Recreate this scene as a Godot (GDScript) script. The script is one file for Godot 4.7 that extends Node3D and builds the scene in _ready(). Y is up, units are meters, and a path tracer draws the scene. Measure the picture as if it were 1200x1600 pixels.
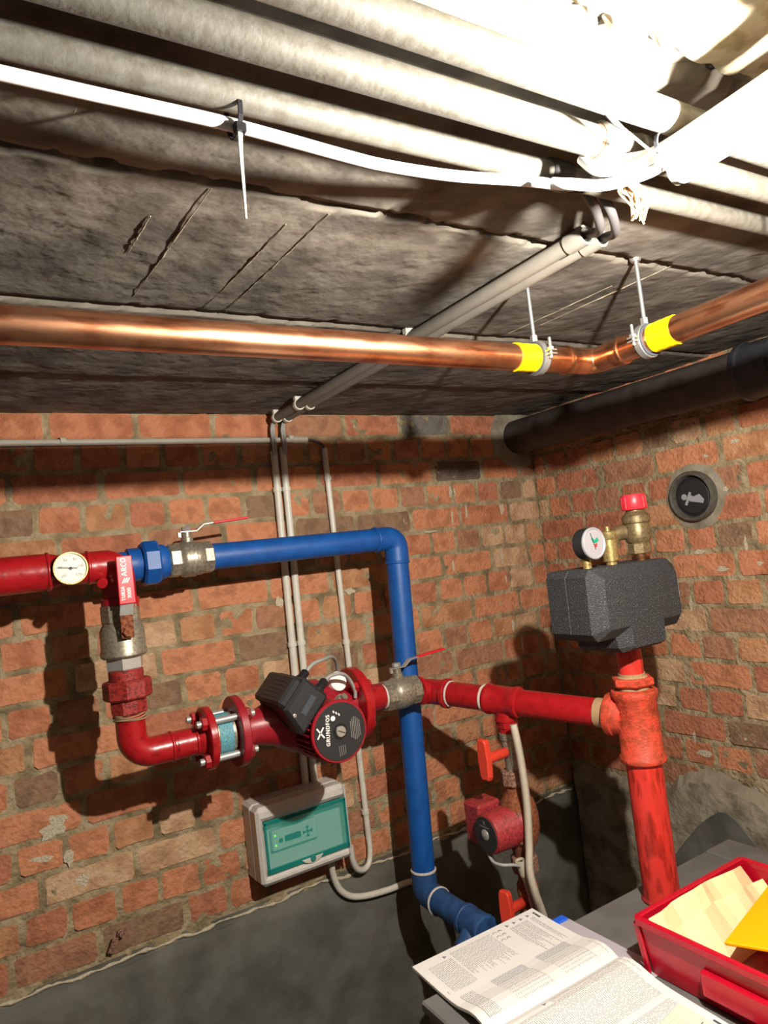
extends Node3D
# Boiler-room corner. Metres; x = 0 is the right wall, z = 0 the back wall, floor at y = 0.

const Y0 := 1.79          # height of the reference brick joint above the floor
const CE := 0.217         # ceiling above that joint
var M := {}
var rng := RandomNumberGenerator.new()
var taken := {}
var nz := FastNoiseLite.new()

func V(x, y, z) -> Vector3:
	return Vector3(x, y + Y0, z)

# ---------------------------------------------------------------- geometry collector
class G:
	var v := PackedVector3Array()
	var n := PackedVector3Array()
	var t := PackedVector2Array()
	func tri(a: Vector3, b: Vector3, c: Vector3, na: Vector3, nb: Vector3, nc: Vector3, ta := Vector2.ZERO, tb := Vector2.ZERO, tc := Vector2.ZERO) -> void:
		var f := (b - a).cross(c - a)
		if f.length_squared() < 1e-18:
			return
		if f.dot(na + nb + nc) > 0.0:
			v.append(a); v.append(c); v.append(b)
			n.append(na); n.append(nc); n.append(nb)
			t.append(ta); t.append(tc); t.append(tb)
		else:
			v.append(a); v.append(b); v.append(c)
			n.append(na); n.append(nb); n.append(nc)
			t.append(ta); t.append(tb); t.append(tc)
	func quad(a: Vector3, b: Vector3, c: Vector3, d: Vector3, nn: Vector3) -> void:
		tri(a, b, c, nn, nn, nn)
		tri(a, c, d, nn, nn, nn)
	func out_tri(a: Vector3, b: Vector3, c: Vector3, o: Vector3) -> void:
		var f := (b - a).cross(c - a).normalized()
		if f.dot((a + b + c) / 3.0 - o) < 0.0:
			f = -f
		tri(a, b, c, f, f, f)
	func out_quad(a: Vector3, b: Vector3, c: Vector3, d: Vector3, o: Vector3) -> void:
		out_tri(a, b, c, o)
		out_tri(a, c, d, o)
	func base() -> Vector3:
		var lo := v[0]
		var hi := v[0]
		for q in v:
			lo = lo.min(q)
			hi = hi.max(q)
		return Vector3((lo.x + hi.x) * 0.5, lo.y, (lo.z + hi.z) * 0.5)
	func mesh(o: Vector3) -> ArrayMesh:
		var w := PackedVector3Array()
		w.resize(v.size())
		for i in v.size():
			w[i] = v[i] - o
		var arr := []
		arr.resize(Mesh.ARRAY_MAX)
		arr[Mesh.ARRAY_VERTEX] = w
		arr[Mesh.ARRAY_NORMAL] = n
		arr[Mesh.ARRAY_TEX_UV] = t
		var m := ArrayMesh.new()
		m.add_surface_from_arrays(Mesh.PRIMITIVE_TRIANGLES, arr)
		return m

func side_of(ax: Vector3) -> Vector3:
	var h := Vector3.UP if absf(ax.y) < 0.9 else Vector3.RIGHT
	return ax.cross(h).normalized()

# profile: array of [t along axis, radius]
func lathe(g: G, o: Vector3, axis: Vector3, prof: Array, seg := 28, flat := false, turn := 0.0, caps := true) -> G:
	var ax := axis.normalized()
	var u := side_of(ax).rotated(ax, turn)
	var w := ax.cross(u)
	var k := prof.size()
	var bn := []
	for i in k - 1:
		var dt: float = prof[i + 1][0] - prof[i][0]
		var dr: float = prof[i + 1][1] - prof[i][1]
		var q := Vector2(dt, -dr)
		bn.append(q.normalized() if q.length() > 1e-9 else Vector2(1, 0))
	for i in k - 1:
		var n0: Vector2 = bn[i]
		var n1: Vector2 = bn[i]
		if not flat:
			if i > 0 and bn[i - 1].dot(bn[i]) > 0.72:
				n0 = (bn[i - 1] + bn[i]).normalized()
			if i < k - 2 and bn[i + 1].dot(bn[i]) > 0.72:
				n1 = (bn[i + 1] + bn[i]).normalized()
		for s in seg:
			var a0 := TAU * s / seg
			var a1 := TAU * (s + 1) / seg
			var d0 := u * cos(a0) + w * sin(a0)
			var d1 := u * cos(a1) + w * sin(a1)
			var e0 := d0
			var e1 := d1
			if flat:
				e0 = (d0 + d1).normalized()
				e1 = e0
			var r0: float = prof[i][1]
			var r1: float = prof[i + 1][1]
			var p0 := o + ax * float(prof[i][0])
			var p1 := o + ax * float(prof[i + 1][0])
			var A := p0 + d0 * r0
			var B := p0 + d1 * r0
			var C := p1 + d1 * r1
			var D := p1 + d0 * r1
			var nA := (e0 * n0.x + ax * n0.y).normalized()
			var nB := (e1 * n0.x + ax * n0.y).normalized()
			var nC := (e1 * n1.x + ax * n1.y).normalized()
			var nD := (e0 * n1.x + ax * n1.y).normalized()
			g.tri(A, B, C, nA, nB, nC)
			g.tri(A, C, D, nA, nC, nD)
	for e in [0, k - 1]:
		if caps and prof[e][1] > 1e-6:
			var pc := o + ax * float(prof[e][0])
			var sg := 1.0
			if e == 0:
				sg = -1.0
			for s in seg:
				var a0 := TAU * s / seg
				var a1 := TAU * (s + 1) / seg
				var r: float = prof[e][1]
				g.tri(pc, pc + (u * cos(a0) + w * sin(a0)) * r, pc + (u * cos(a1) + w * sin(a1)) * r, ax * sg, ax * sg, ax * sg)
	return g

func cyl(g: G, a: Vector3, b: Vector3, r: float, bev := 0.0, seg := 28) -> G:
	var L := a.distance_to(b)
	if bev <= 0.0:
		return lathe(g, a, b - a, [[0.0, r], [L, r]], seg)
	return lathe(g, a, b - a, [[0.0, r - bev], [bev, r], [L - bev, r], [L, r - bev]], seg)

func hexa(g: G, a: Vector3, b: Vector3, r: float, bev := 0.002, turn := 0.0, seg := 6) -> G:
	var L := a.distance_to(b)
	return lathe(g, a, b - a, [[0.0, r - bev], [bev, r], [L - bev, r], [L, r - bev]], seg, true, turn)

func ball(g: G, c: Vector3, r: float, seg := 20) -> G:
	var pf := []
	for i in 13:
		var a := -PI / 2 + PI * i / 12.0
		pf.append([sin(a) * r, maxf(cos(a) * r, 0.0)])
	return lathe(g, c, Vector3.UP, pf, seg)

# swept tube; r is a number or an array with one radius per point
func tube(g: G, pts: Array, r, seg := 14, caps := true) -> G:
	var k := pts.size()
	var tang := []
	for i in k:
		var d: Vector3
		if i == 0:
			d = pts[1] - pts[0]
		elif i == k - 1:
			d = pts[k - 1] - pts[k - 2]
		else:
			d = (pts[i + 1] - pts[i]).normalized() + (pts[i] - pts[i - 1]).normalized()
		tang.append(d.normalized())
	var u := side_of(tang[0])
	var rings := []
	var dirs := []
	for i in k:
		if i > 0:
			u = (u - tang[i] * u.dot(tang[i])).normalized()
		var w: Vector3 = tang[i].cross(u)
		var rr: float
		if r is Array:
			rr = r[i]
		else:
			rr = r
		var ring := []
		var dd := []
		for s in seg:
			var a := TAU * s / seg
			var d: Vector3 = u * cos(a) + w * sin(a)
			dd.append(d)
			ring.append(pts[i] + d * rr)
		rings.append(ring)
		dirs.append(dd)
	for i in k - 1:
		for s in seg:
			var s1 := (s + 1) % seg
			g.tri(rings[i][s], rings[i][s1], rings[i + 1][s1], dirs[i][s], dirs[i][s1], dirs[i + 1][s1])
			g.tri(rings[i][s], rings[i + 1][s1], rings[i + 1][s], dirs[i][s], dirs[i + 1][s1], dirs[i + 1][s])
	if caps:
		for s in seg:
			var s1 := (s + 1) % seg
			g.tri(pts[0], rings[0][s], rings[0][s1], -tang[0], -tang[0], -tang[0])
			g.tri(pts[k - 1], rings[k - 1][s], rings[k - 1][s1], tang[k - 1], tang[k - 1], tang[k - 1])
	return g

# polyline with rounded corners
func fillet(pts: Array, rad: float, n := 8) -> Array:
	var o := [pts[0]]
	for i in range(1, pts.size() - 1):
		var a: Vector3 = (pts[i - 1] - pts[i])
		var b: Vector3 = (pts[i + 1] - pts[i])
		var half := acos(clampf(a.normalized().dot(b.normalized()), -1, 1)) / 2.0
		var d := minf(rad / maxf(tan(half), 1e-4), minf(a.length(), b.length()) * 0.49)
		var p0: Vector3 = pts[i] + a.normalized() * d
		var p1: Vector3 = pts[i] + b.normalized() * d
		var rr := d * tan(half)
		var bis := (a.normalized() + b.normalized())
		if bis.length() < 1e-4:
			o.append(pts[i])
			continue
		var c: Vector3 = pts[i] + bis.normalized() * (rr / sin(half))
		for j in n + 1:
			var f := float(j) / n
			var q: Vector3 = (p0 - c).slerp(p1 - c, f)
			o.append(c + q)
	o.append(pts[pts.size() - 1])
	return o

func smooth_path(pts: Array, n := 8) -> Array:
	var c := Curve3D.new()
	for i in pts.size():
		var p0: Vector3 = pts[maxi(i - 1, 0)]
		var p1: Vector3 = pts[mini(i + 1, pts.size() - 1)]
		var tg := (p1 - p0) / 6.0
		c.add_point(pts[i], -tg, tg)
	var o := []
	for i in pts.size() - 1:
		for j in n:
			o.append(c.sample(i, float(j) / n))
	o.append(pts[pts.size() - 1])
	return o

func resample(pts: Array, step: float) -> Array:
	var c := Curve3D.new()
	c.bake_interval = step * 0.5
	for q in pts:
		c.add_point(q)
	var L := c.get_baked_length()
	var k := maxi(2, int(L / step))
	var o := []
	for i in k + 1:
		o.append(c.sample_baked(L * i / k))
	return o

func corrugated(g: G, pts: Array, r: float, pitch := 0.0036) -> G:
	var q := resample(pts, pitch * 0.5)
	var rr := []
	for i in q.size():
		rr.append(r if i % 2 == 0 else r * 0.76)
	return tube(g, q, rr, 12)

# box with chamfered edges, in the frame f (centre, axes)
func bbox(g: G, f: Transform3D, size: Vector3, bev := 0.002) -> G:
	var h := size * 0.5
	bev = minf(bev, minf(h.x, minf(h.y, h.z)) * 0.9)
	var o := f.origin
	var P := func(s: Vector3, m: int) -> Vector3:
		var q := Vector3(s.x * h.x, s.y * h.y, s.z * h.z)
		for i in 3:
			if i != m:
				q[i] -= s[i] * bev
		return f * q
	for ax in 3:
		var b := (ax + 1) % 3
		var c := (ax + 2) % 3
		for s in [-1.0, 1.0]:
			var cs := []
			for e in [[-1, -1], [1, -1], [1, 1], [-1, 1]]:
				var sv := Vector3.ZERO
				sv[ax] = s
				sv[b] = e[0]
				sv[c] = e[1]
				cs.append(P.call(sv, ax))
			g.out_quad(cs[0], cs[1], cs[2], cs[3], o)
		for s in [-1.0, 1.0]:
			for s2 in [-1.0, 1.0]:
				var s0 := Vector3.ZERO
				s0[ax] = -1
				s0[b] = s
				s0[c] = s2
				var s1 := s0
				s1[ax] = 1
				g.out_quad(P.call(s0, b), P.call(s1, b), P.call(s1, c), P.call(s0, c), o)
	for sx in [-1.0, 1.0]:
		for sy in [-1.0, 1.0]:
			for sz in [-1.0, 1.0]:
				var sv := Vector3(sx, sy, sz)
				g.out_tri(P.call(sv, 0), P.call(sv, 1), P.call(sv, 2), o)
	return g

func abox(g: G, lo: Vector3, hi: Vector3, bev := 0.002) -> G:
	return bbox(g, Transform3D(Basis.IDENTITY, (lo + hi) * 0.5), hi - lo, bev)

func bar(g: G, a: Vector3, b: Vector3, up: Vector3, w: float, h: float, bev := 0.001) -> G:
	var d := (b - a).normalized()
	var s := d.cross(up).normalized()
	var uu := s.cross(d).normalized()
	return bbox(g, Transform3D(Basis(s, uu, d), (a + b) * 0.5), Vector3(w, h, a.distance_to(b)), bev)

func inset(poly: PackedVector2Array, d: float) -> PackedVector2Array:
	var o := PackedVector2Array()
	var k := poly.size()
	for i in k:
		var e0 := (poly[i] - poly[(i + k - 1) % k]).normalized()
		var e1 := (poly[(i + 1) % k] - poly[i]).normalized()
		var n0 := Vector2(-e0.y, e0.x)
		var n1 := Vector2(-e1.y, e1.x)
		var m := (n0 + n1)
		var q := m / maxf(0.3, 1.0 + n0.dot(n1))
		o.append(poly[i] + q * d)
	return o

# polygon (counter-clockwise) extruded along local z from 0 to depth
func prism(g: G, f: Transform3D, poly: PackedVector2Array, depth: float, bev := 0.002, back_bev := 0.0, front := PackedVector2Array()) -> G:
	if Geometry2D.is_polygon_clockwise(poly):
		poly.reverse()
	var levels := []
	if back_bev > 0.0:
		levels.append([0.0, inset(poly, back_bev)])
		levels.append([back_bev, poly])
	else:
		levels.append([0.0, poly])
	if bev > 0.0:
		levels.append([depth - bev, poly])
		levels.append([depth, front if front.size() > 0 else inset(poly, bev)])
	else:
		levels.append([depth, poly])
	var k := poly.size()
	for l in levels.size() - 1:
		for i in k:
			var j := (i + 1) % k
			var pa: PackedVector2Array = levels[l][1]
			var pb: PackedVector2Array = levels[l + 1][1]
			var a := f * Vector3(pa[i].x, pa[i].y, levels[l][0])
			var b := f * Vector3(pa[j].x, pa[j].y, levels[l][0])
			var c := f * Vector3(pb[j].x, pb[j].y, levels[l + 1][0])
			var d := f * Vector3(pb[i].x, pb[i].y, levels[l + 1][0])
			var e := poly[j] - poly[i]
			var outw := f.basis * Vector3(e.y, -e.x, 0)
			var nn := (b - a).cross(d - a).normalized()
			if nn.dot(outw) < 0:
				nn = -nn
			g.quad(a, b, c, d, nn)
	for e in [0, levels.size() - 1]:
		var pl: PackedVector2Array = levels[e][1]
		var ids := Geometry2D.triangulate_polygon(pl)
		var nn := (f.basis * Vector3(0, 0, -1.0 if e == 0 else 1.0)).normalized()
		for i in range(0, ids.size(), 3):
			g.tri(f * Vector3(pl[ids[i]].x, pl[ids[i]].y, levels[e][0]), f * Vector3(pl[ids[i + 1]].x, pl[ids[i + 1]].y, levels[e][0]), f * Vector3(pl[ids[i + 2]].x, pl[ids[i + 2]].y, levels[e][0]), nn, nn, nn)
	return g

func P2(a: Array) -> PackedVector2Array:
	var o := PackedVector2Array()
	for q in a:
		o.append(Vector2(q[0], q[1]))
	return o

# sheet with uv: grid of points rows x cols
func sheet(g: G, rows: Array) -> G:
	var nr := rows.size()
	var nc: int = rows[0].size()
	for i in nr - 1:
		for j in nc - 1:
			var a: Vector3 = rows[i][j]
			var b: Vector3 = rows[i][j + 1]
			var c: Vector3 = rows[i + 1][j + 1]
			var d: Vector3 = rows[i + 1][j]
			var nn := (b - a).cross(d - a).normalized()
			if nn.y < 0:
				nn = -nn
			var ua := Vector2(float(j) / (nc - 1), float(i) / (nr - 1))
			var ub := Vector2(float(j + 1) / (nc - 1), float(i) / (nr - 1))
			var uc := Vector2(float(j + 1) / (nc - 1), float(i + 1) / (nr - 1))
			var ud := Vector2(float(j) / (nc - 1), float(i + 1) / (nr - 1))
			g.tri(a, b, c, nn, nn, nn, ua, ub, uc)
			g.tri(a, c, d, nn, nn, nn, ua, uc, ud)
	return g

# displaced grid facing direction W; U and W axes in world space; h is a callable(u, v) -> height along W
func relief(g: G, o: Vector3, U: Vector3, Vv: Vector3, W: Vector3, su: float, sv: float, step: float, h: Callable) -> G:
	var nu := int(ceil(su / step))
	var nv := int(ceil(sv / step))
	var hh := PackedFloat32Array()
	hh.resize((nu + 1) * (nv + 1))
	for j in nv + 1:
		for i in nu + 1:
			hh[j * (nu + 1) + i] = h.call(su * i / nu, sv * j / nv)
	var du := su / nu
	var dv := sv / nv
	var N := PackedVector3Array()
	N.resize(hh.size())
	var P := PackedVector3Array()
	P.resize(hh.size())
	for j in nv + 1:
		for i in nu + 1:
			var k := j * (nu + 1) + i
			var hx := (hh[j * (nu + 1) + mini(i + 1, nu)] - hh[j * (nu + 1) + maxi(i - 1, 0)]) / (2 * du)
			var hy := (hh[mini(j + 1, nv) * (nu + 1) + i] - hh[maxi(j - 1, 0) * (nu + 1) + i]) / (2 * dv)
			N[k] = (W - U * hx - Vv * hy).normalized()
			P[k] = o + U * (du * i) + Vv * (dv * j) + W * hh[k]
	for j in nv:
		for i in nu:
			var a := j * (nu + 1) + i
			var b := a + 1
			var c := b + nu + 1
			var d := a + nu + 1
			g.tri(P[a], P[b], P[c], N[a], N[b], N[c])
			g.tri(P[a], P[c], P[d], N[a], N[c], N[d])
	return g

# ---------------------------------------------------------------- nodes
func numbered(nm: String) -> String:
	if not taken.has(nm):
		taken[nm] = 0
		return nm
	taken[nm] += 1
	return "%s_%03d" % [nm, taken[nm]]

func world_pos(nd) -> Vector3:
	var s := Vector3.ZERO
	while nd != null and nd != self:
		s += nd.position
		nd = nd.get_parent()
	return s

func thing(nm: String, label: String, cat: String, at: Vector3, group := "") -> Node3D:
	var o := Node3D.new()
	o.name = numbered(nm)
	add_child(o)
	o.position = at
	meta(o, label, cat, group)
	return o

func meta(o, label: String, cat: String, group := "") -> void:
	o.set_meta("label", label)
	o.set_meta("category", cat)
	if group != "":
		o.set_meta("group", group)

func part(parent, nm: String, g: G, m: Material, label := "") -> MeshInstance3D:
	var o := MeshInstance3D.new()
	var b := g.base()
	o.mesh = g.mesh(b)
	o.material_override = m
	o.name = nm
	o.cast_shadow = GeometryInstance3D.SHADOW_CASTING_SETTING_ON
	parent.add_child(o, true)
	o.position = b - world_pos(parent)
	if label != "":
		o.set_meta("label", label)
	return o

func solo(nm: String, g: G, m: Material, label: String, cat: String, group := "") -> MeshInstance3D:
	var o := part(self, numbered(nm), g, m)
	meta(o, label, cat, group)
	return o

func struct(nm: String, g: G, m: Material) -> MeshInstance3D:
	var o := part(self, nm, g, m)
	o.set_meta("kind", "structure")
	return o

func lettering(parent, nm: String, txt: String, f: Transform3D, height: float, m: Material, bold := false) -> MeshInstance3D:
	var tm := TextMesh.new()
	var sf := SystemFont.new()
	sf.font_names = PackedStringArray(["Droid Sans"])
	if bold:
		sf.font_weight = 700
	tm.font = sf
	tm.text = txt
	tm.font_size = 32
	tm.pixel_size = height / 24.0
	tm.depth = 0.0006
	tm.material = m
	var o := MeshInstance3D.new()
	o.mesh = tm
	o.name = nm
	parent.add_child(o, true)
	o.transform = Transform3D(f.basis, f.origin - world_pos(parent))
	return o

# ---------------------------------------------------------------- materials
func ramp(a: Array) -> Gradient:
	var gr := Gradient.new()
	var off := PackedFloat32Array()
	var col := PackedColorArray()
	for q in a:
		off.append(q[0])
		col.append(q[1])
	gr.offsets = off
	gr.colors = col
	return gr

func ntex(sd: int, freq: float, oct: int, rp: Array, size := 512, typ := FastNoiseLite.TYPE_SIMPLEX_SMOOTH) -> NoiseTexture2D:
	var f := FastNoiseLite.new()
	f.seed = sd
	f.noise_type = typ
	f.frequency = freq
	f.fractal_octaves = oct
	var t := NoiseTexture2D.new()
	t.width = size
	t.height = size
	t.seamless = true
	t.noise = f
	t.color_ramp = ramp(rp)
	return t

func ntnorm(sd: int, freq: float, oct: int, strength: float, size := 512, typ := FastNoiseLite.TYPE_SIMPLEX_SMOOTH) -> NoiseTexture2D:
	var f := FastNoiseLite.new()
	f.seed = sd
	f.noise_type = typ
	f.frequency = freq
	f.fractal_octaves = oct
	var t := NoiseTexture2D.new()
	t.width = size
	t.height = size
	t.seamless = true
	t.as_normal_map = true
	t.bump_strength = strength
	t.noise = f
	return t

func mat(c: Color, rough: float, metal := 0.0, tex: Texture2D = null, nrm: Texture2D = null, tile := 0.3, nscale := 1.0) -> StandardMaterial3D:
	var m := StandardMaterial3D.new()
	m.albedo_color = c
	m.roughness = rough
	m.metallic = metal
	if tex != null:
		m.albedo_texture = tex
	if nrm != null:
		m.normal_enabled = true
		m.normal_texture = nrm
		m.normal_scale = nscale
	if tex != null or nrm != null:
		m.uv1_triplanar = true
		m.uv1_world_triplanar = true
		m.uv1_scale = Vector3.ONE / tile
	return m

func grey(v: float) -> Color:
	return Color(v, v, v)

func C8(r, g, b) -> Color:
	return Color(r / 255.0, g / 255.0, b / 255.0)

func make_materials() -> void:
	var W := Color.WHITE
	var speck := ntex(11, 0.02, 5, [[0.0, grey(0.66)], [0.45, grey(0.9)], [0.6, W], [1.0, grey(0.82)]])
	var fine := ntex(12, 0.06, 4, [[0.0, grey(0.72)], [0.5, grey(0.93)], [1.0, W]])
	var soft := ntex(14, 0.01, 4, [[0.0, grey(0.9)], [0.5, grey(0.97)], [1.0, W]])
	var smear := ntex(13, 0.008, 5, [[0.0, grey(0.74)], [0.42, grey(0.88)], [0.58, W], [0.66, Color(1, 1, 1)], [0.72, Color(1.0, 1.0, 1.0)], [1.0, Color(1, 1, 1)]])
	var rough_n := ntnorm(21, 0.05, 5, 6.0)
	var pit_n := ntnorm(22, 0.02, 5, 10.0)
	# bricks: burnt clay with lighter and darker burn marks
	var clay := ntex(31, 0.012, 5, [[0.0, C8(206, 198, 192)], [0.35, C8(232, 226, 220)], [0.55, W], [0.75, C8(250, 240, 230)], [1.0, C8(222, 214, 208)]])
	var clay2 := ntex(33, 0.010, 5, [[0.0, C8(204, 190, 180)], [0.4, C8(236, 228, 220)], [0.6, W], [1.0, C8(250, 244, 236)]])
	var cols := [C8(196, 133, 97), C8(188, 124, 91), C8(178, 116, 87), C8(186, 136, 98), C8(166, 120, 92), C8(140, 112, 88), C8(196, 162, 128), C8(106, 91, 82), C8(114, 110, 104)]
	var tx := [clay, clay2, clay, clay2, clay, clay, clay2, clay, clay]
	for i in cols.size():
		M["brick%d" % i] = mat(cols[i], 0.95, 0.0, tx[i], rough_n, 0.42, 0.7)
	M.mortar = mat(C8(166, 150, 120), 0.96, 0.0, ntex(41, 0.012, 5, [[0.0, C8(165, 160, 150)], [0.5, C8(230, 226, 215)], [0.7, W], [1.0, C8(225, 220, 210)]]), rough_n, 0.5, 1.0)
	M.smear = mat(C8(205, 192, 165), 0.95, 0.0, fine, rough_n, 0.2)
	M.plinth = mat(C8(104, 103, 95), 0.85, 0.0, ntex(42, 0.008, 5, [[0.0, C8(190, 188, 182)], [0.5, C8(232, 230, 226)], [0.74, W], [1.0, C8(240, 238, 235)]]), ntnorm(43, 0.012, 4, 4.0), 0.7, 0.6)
	M.cement = mat(C8(160, 152, 135), 0.93, 0.0, ntex(44, 0.012, 5, [[0.0, C8(160, 155, 148)], [0.5, C8(226, 222, 216)], [1.0, W]]), pit_n, 0.6, 0.6)
	M.ceiling = mat(C8(112, 108, 101), 0.95, 0.0, ntex(51, 0.006, 6, [[0.0, C8(150, 142, 134)], [0.4, C8(205, 200, 192)], [0.6, C8(236, 231, 222)], [1.0, W]], 1024), pit_n, 0.8, 0.22)
	M.ceiling_pale = mat(C8(160, 152, 132), 0.95, 0.0, ntex(52, 0.01, 6, [[0.0, C8(160, 150, 128)], [0.42, C8(222, 214, 196)], [0.6, W], [1.0, W]], 1024), pit_n, 0.5, 0.4)
	M.floor = mat(C8(84, 83, 80), 0.9, 0.0, speck, pit_n, 0.8, 0.6)
	M.plainwall = mat(C8(120, 116, 110), 0.95, 0.0, speck, pit_n, 0.8, 0.6)
	# metals and paints
	M.galv = mat(C8(94, 92, 85), 0.55, 0.15, ntex(61, 0.012, 5, [[0.0, C8(200, 194, 182)], [0.4, C8(230, 226, 218)], [0.65, W], [1.0, C8(240, 236, 228)]]), ntnorm(62, 0.03, 4, 2.0), 0.12, 0.5)
	M.copper = mat(C8(238, 174, 134), 0.3, 1.0, ntex(63, 0.01, 5, [[0.0, C8(150, 118, 105)], [0.4, C8(226, 205, 195)], [0.6, W], [1.0, W]]), ntnorm(64, 0.01, 4, 0.8), 0.18, 0.25)
	M.copper.uv1_scale = Vector3(2.2, 9, 2.2)
	M.solder = mat(C8(214, 152, 112), 0.3, 1.0, fine, null, 0.08)
	M.steel = mat(C8(205, 203, 196), 0.34, 0.6, fine, null, 0.05)
	M.zinc = mat(C8(196, 198, 196), 0.36, 0.85, fine, null, 0.05)
	M.nickel = mat(C8(178, 172, 158), 0.4, 0.55, ntex(65, 0.02, 4, [[0.0, C8(130, 124, 112)], [0.45, C8(215, 210, 200)], [1.0, W]]), ntnorm(66, 0.05, 3, 1.5), 0.08, 0.5)
	M.brass = mat(C8(196, 176, 122), 0.38, 0.6, ntex(67, 0.02, 4, [[0.0, C8(150, 140, 120)], [0.5, C8(225, 220, 205)], [1.0, W]]), null, 0.08)
	M.bronze = mat(C8(142, 126, 96), 0.45, 0.5, ntex(68, 0.02, 4, [[0.0, C8(140, 130, 115)], [0.5, C8(225, 220, 205)], [1.0, W]]), null, 0.08)
	var drip := ntnorm(71, 0.012, 3, 2.4)
	M.red = mat(C8(170, 26, 31), 0.3, 0.0, ntex(72, 0.02, 4, [[0.0, C8(170, 150, 150)], [0.4, C8(235, 225, 225)], [1.0, W]]), drip, 0.25, 0.5)
	M.redold = mat(C8(206, 52, 44), 0.45, 0.0, ntex(73, 0.011, 5, [[0.0, C8(150, 130, 95)], [0.36, C8(205, 190, 160)], [0.44, C8(245, 240, 235)], [0.6, W], [0.8, C8(255, 235, 225)], [1.0, W]]), drip, 0.2, 0.6)
	M.redold.uv1_scale = Vector3(9, 1.6, 9)
	M.redtee = mat(C8(206, 92, 70), 0.6, 0.0, ntex(74, 0.014, 5, [[0.0, C8(150, 128, 88)], [0.38, C8(205, 180, 140)], [0.52, C8(235, 190, 178)], [0.66, C8(255, 210, 195)], [1.0, C8(250, 140, 120)]]), rough_n, 0.18, 0.7)
	M.redrust = mat(C8(150, 42, 36), 0.6, 0.0, ntex(75, 0.02, 5, [[0.0, C8(120, 100, 80)], [0.42, C8(190, 165, 140)], [0.5, W], [1.0, C8(250, 215, 205)]]), rough_n, 0.1, 0.8)
	M.redplastic = mat(C8(214, 62, 42), 0.42, 0.0, soft, null, 0.1)
	M.redcap = mat(C8(208, 44, 58), 0.4)
	M.lever = mat(C8(214, 34, 44), 0.34)
	M.pumpred = mat(C8(150, 24, 36), 0.38, 0.0, soft, drip, 0.15, 0.3)
	M.pumpred2 = mat(C8(166, 52, 56), 0.5, 0.0, ntex(76, 0.018, 5, [[0.0, C8(160, 140, 130)], [0.55, C8(235, 225, 220)], [0.64, W], [0.7, C8(255, 250, 245)], [1.0, W]]), rough_n, 0.1, 0.5)
	M.rust = mat(C8(140, 82, 48), 0.85, 0.0, ntex(77, 0.02, 5, [[0.0, C8(120, 100, 85)], [0.5, C8(220, 200, 180)], [0.64, W], [1.0, C8(255, 240, 225)]]), rough_n, 0.1, 1.0)
	M.rustpale = mat(C8(150, 116, 98), 0.85, 0.0, ntex(78, 0.02, 5, [[0.0, C8(110, 90, 80)], [0.5, C8(210, 190, 178)], [0.62, W], [1.0, C8(255, 250, 245)]]), rough_n, 0.08, 1.0)
	M.blue = mat(C8(14, 82, 156), 0.46, 0.0, ntex(79, 0.012, 5, [[0.0, C8(195, 205, 215)], [0.5, C8(236, 240, 244)], [0.75, W], [1.0, W]]), drip, 0.3, 0.25)
	M.bluedust = mat(C8(38, 78, 128), 0.6, 0.0, ntex(80, 0.012, 5, [[0.0, C8(170, 176, 182)], [0.5, C8(226, 230, 234)], [0.7, W], [1.0, C8(255, 250, 240)]]), drip, 0.2, 0.3)
	M.hemp = mat(C8(170, 138, 100), 0.9, 0.0, fine, null, 0.05)
	M.paintline = mat(C8(196, 186, 176), 0.7)
	M.white_pvc = mat(C8(218, 214, 200), 0.42, 0.0, soft, null, 0.2)
	M.grey_pvc = mat(C8(126, 122, 113), 0.5, 0.0, soft, null, 0.2)
	M.flex = mat(C8(190, 180, 160), 0.55, 0.0, soft, null, 0.1)
	M.cable_white = mat(C8(232, 232, 230), 0.45)
	M.cable_grey = mat(C8(150, 150, 146), 0.5)
	M.cable_dark = mat(C8(74, 72, 72), 0.55)
	M.black = mat(C8(38, 38, 40), 0.5, 0.0, soft, null, 0.1)
	M.blackgloss = mat(C8(30, 30, 32), 0.3)
	M.foam = mat(C8(122, 123, 126), 0.72, 0.0, ntex(81, 0.11, 2, [[0.0, C8(84, 85, 88)], [0.66, C8(92, 93, 96)], [0.76, C8(150, 150, 150)], [0.86, W], [1.0, W]]), ntnorm(82, 0.12, 2, 7.0), 0.2, 0.8)
	M.drain = mat(C8(76, 70, 68), 0.62, 0.0, ntex(83, 0.01, 5, [[0.0, C8(150, 140, 135)], [0.5, C8(220, 212, 205)], [1.0, W]]), ntnorm(84, 0.02, 4, 2.0), 0.4, 0.5)
	M.drainblack = mat(C8(52, 52, 58), 0.5, 0.0, speck, null, 0.3)
	M.tape = mat(C8(250, 214, 0), 0.42, 0.0, null, ntnorm(85, 0.03, 3, 3.0), 0.06, 0.5)
	M.rubber = mat(C8(58, 62, 70), 0.7)
	M.boxwhite = mat(C8(212, 206, 198), 0.45, 0.0, soft, null, 0.3)
	M.boxface = mat(C8(206, 208, 204), 0.5)
	M.boxdark = mat(C8(30, 50, 50), 0.4)
	M.keyblue = mat(C8(40, 62, 108), 0.5)
	var teal := StandardMaterial3D.new()
	teal.transparency = BaseMaterial3D.TRANSPARENCY_ALPHA
	teal.albedo_color = Color(0.26, 0.80, 0.73, 0.24)
	teal.roughness = 0.06
	M.teal = teal
	var tealthick := teal.duplicate()
	tealthick.albedo_color = Color(0.08, 0.52, 0.48, 0.75)
	M.tealthick = tealthick
	var sleeve := StandardMaterial3D.new()
	sleeve.transparency = BaseMaterial3D.TRANSPARENCY_ALPHA
	sleeve.albedo_color = Color(0.82, 0.8, 0.84, 0.55)
	sleeve.roughness = 0.12
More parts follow.
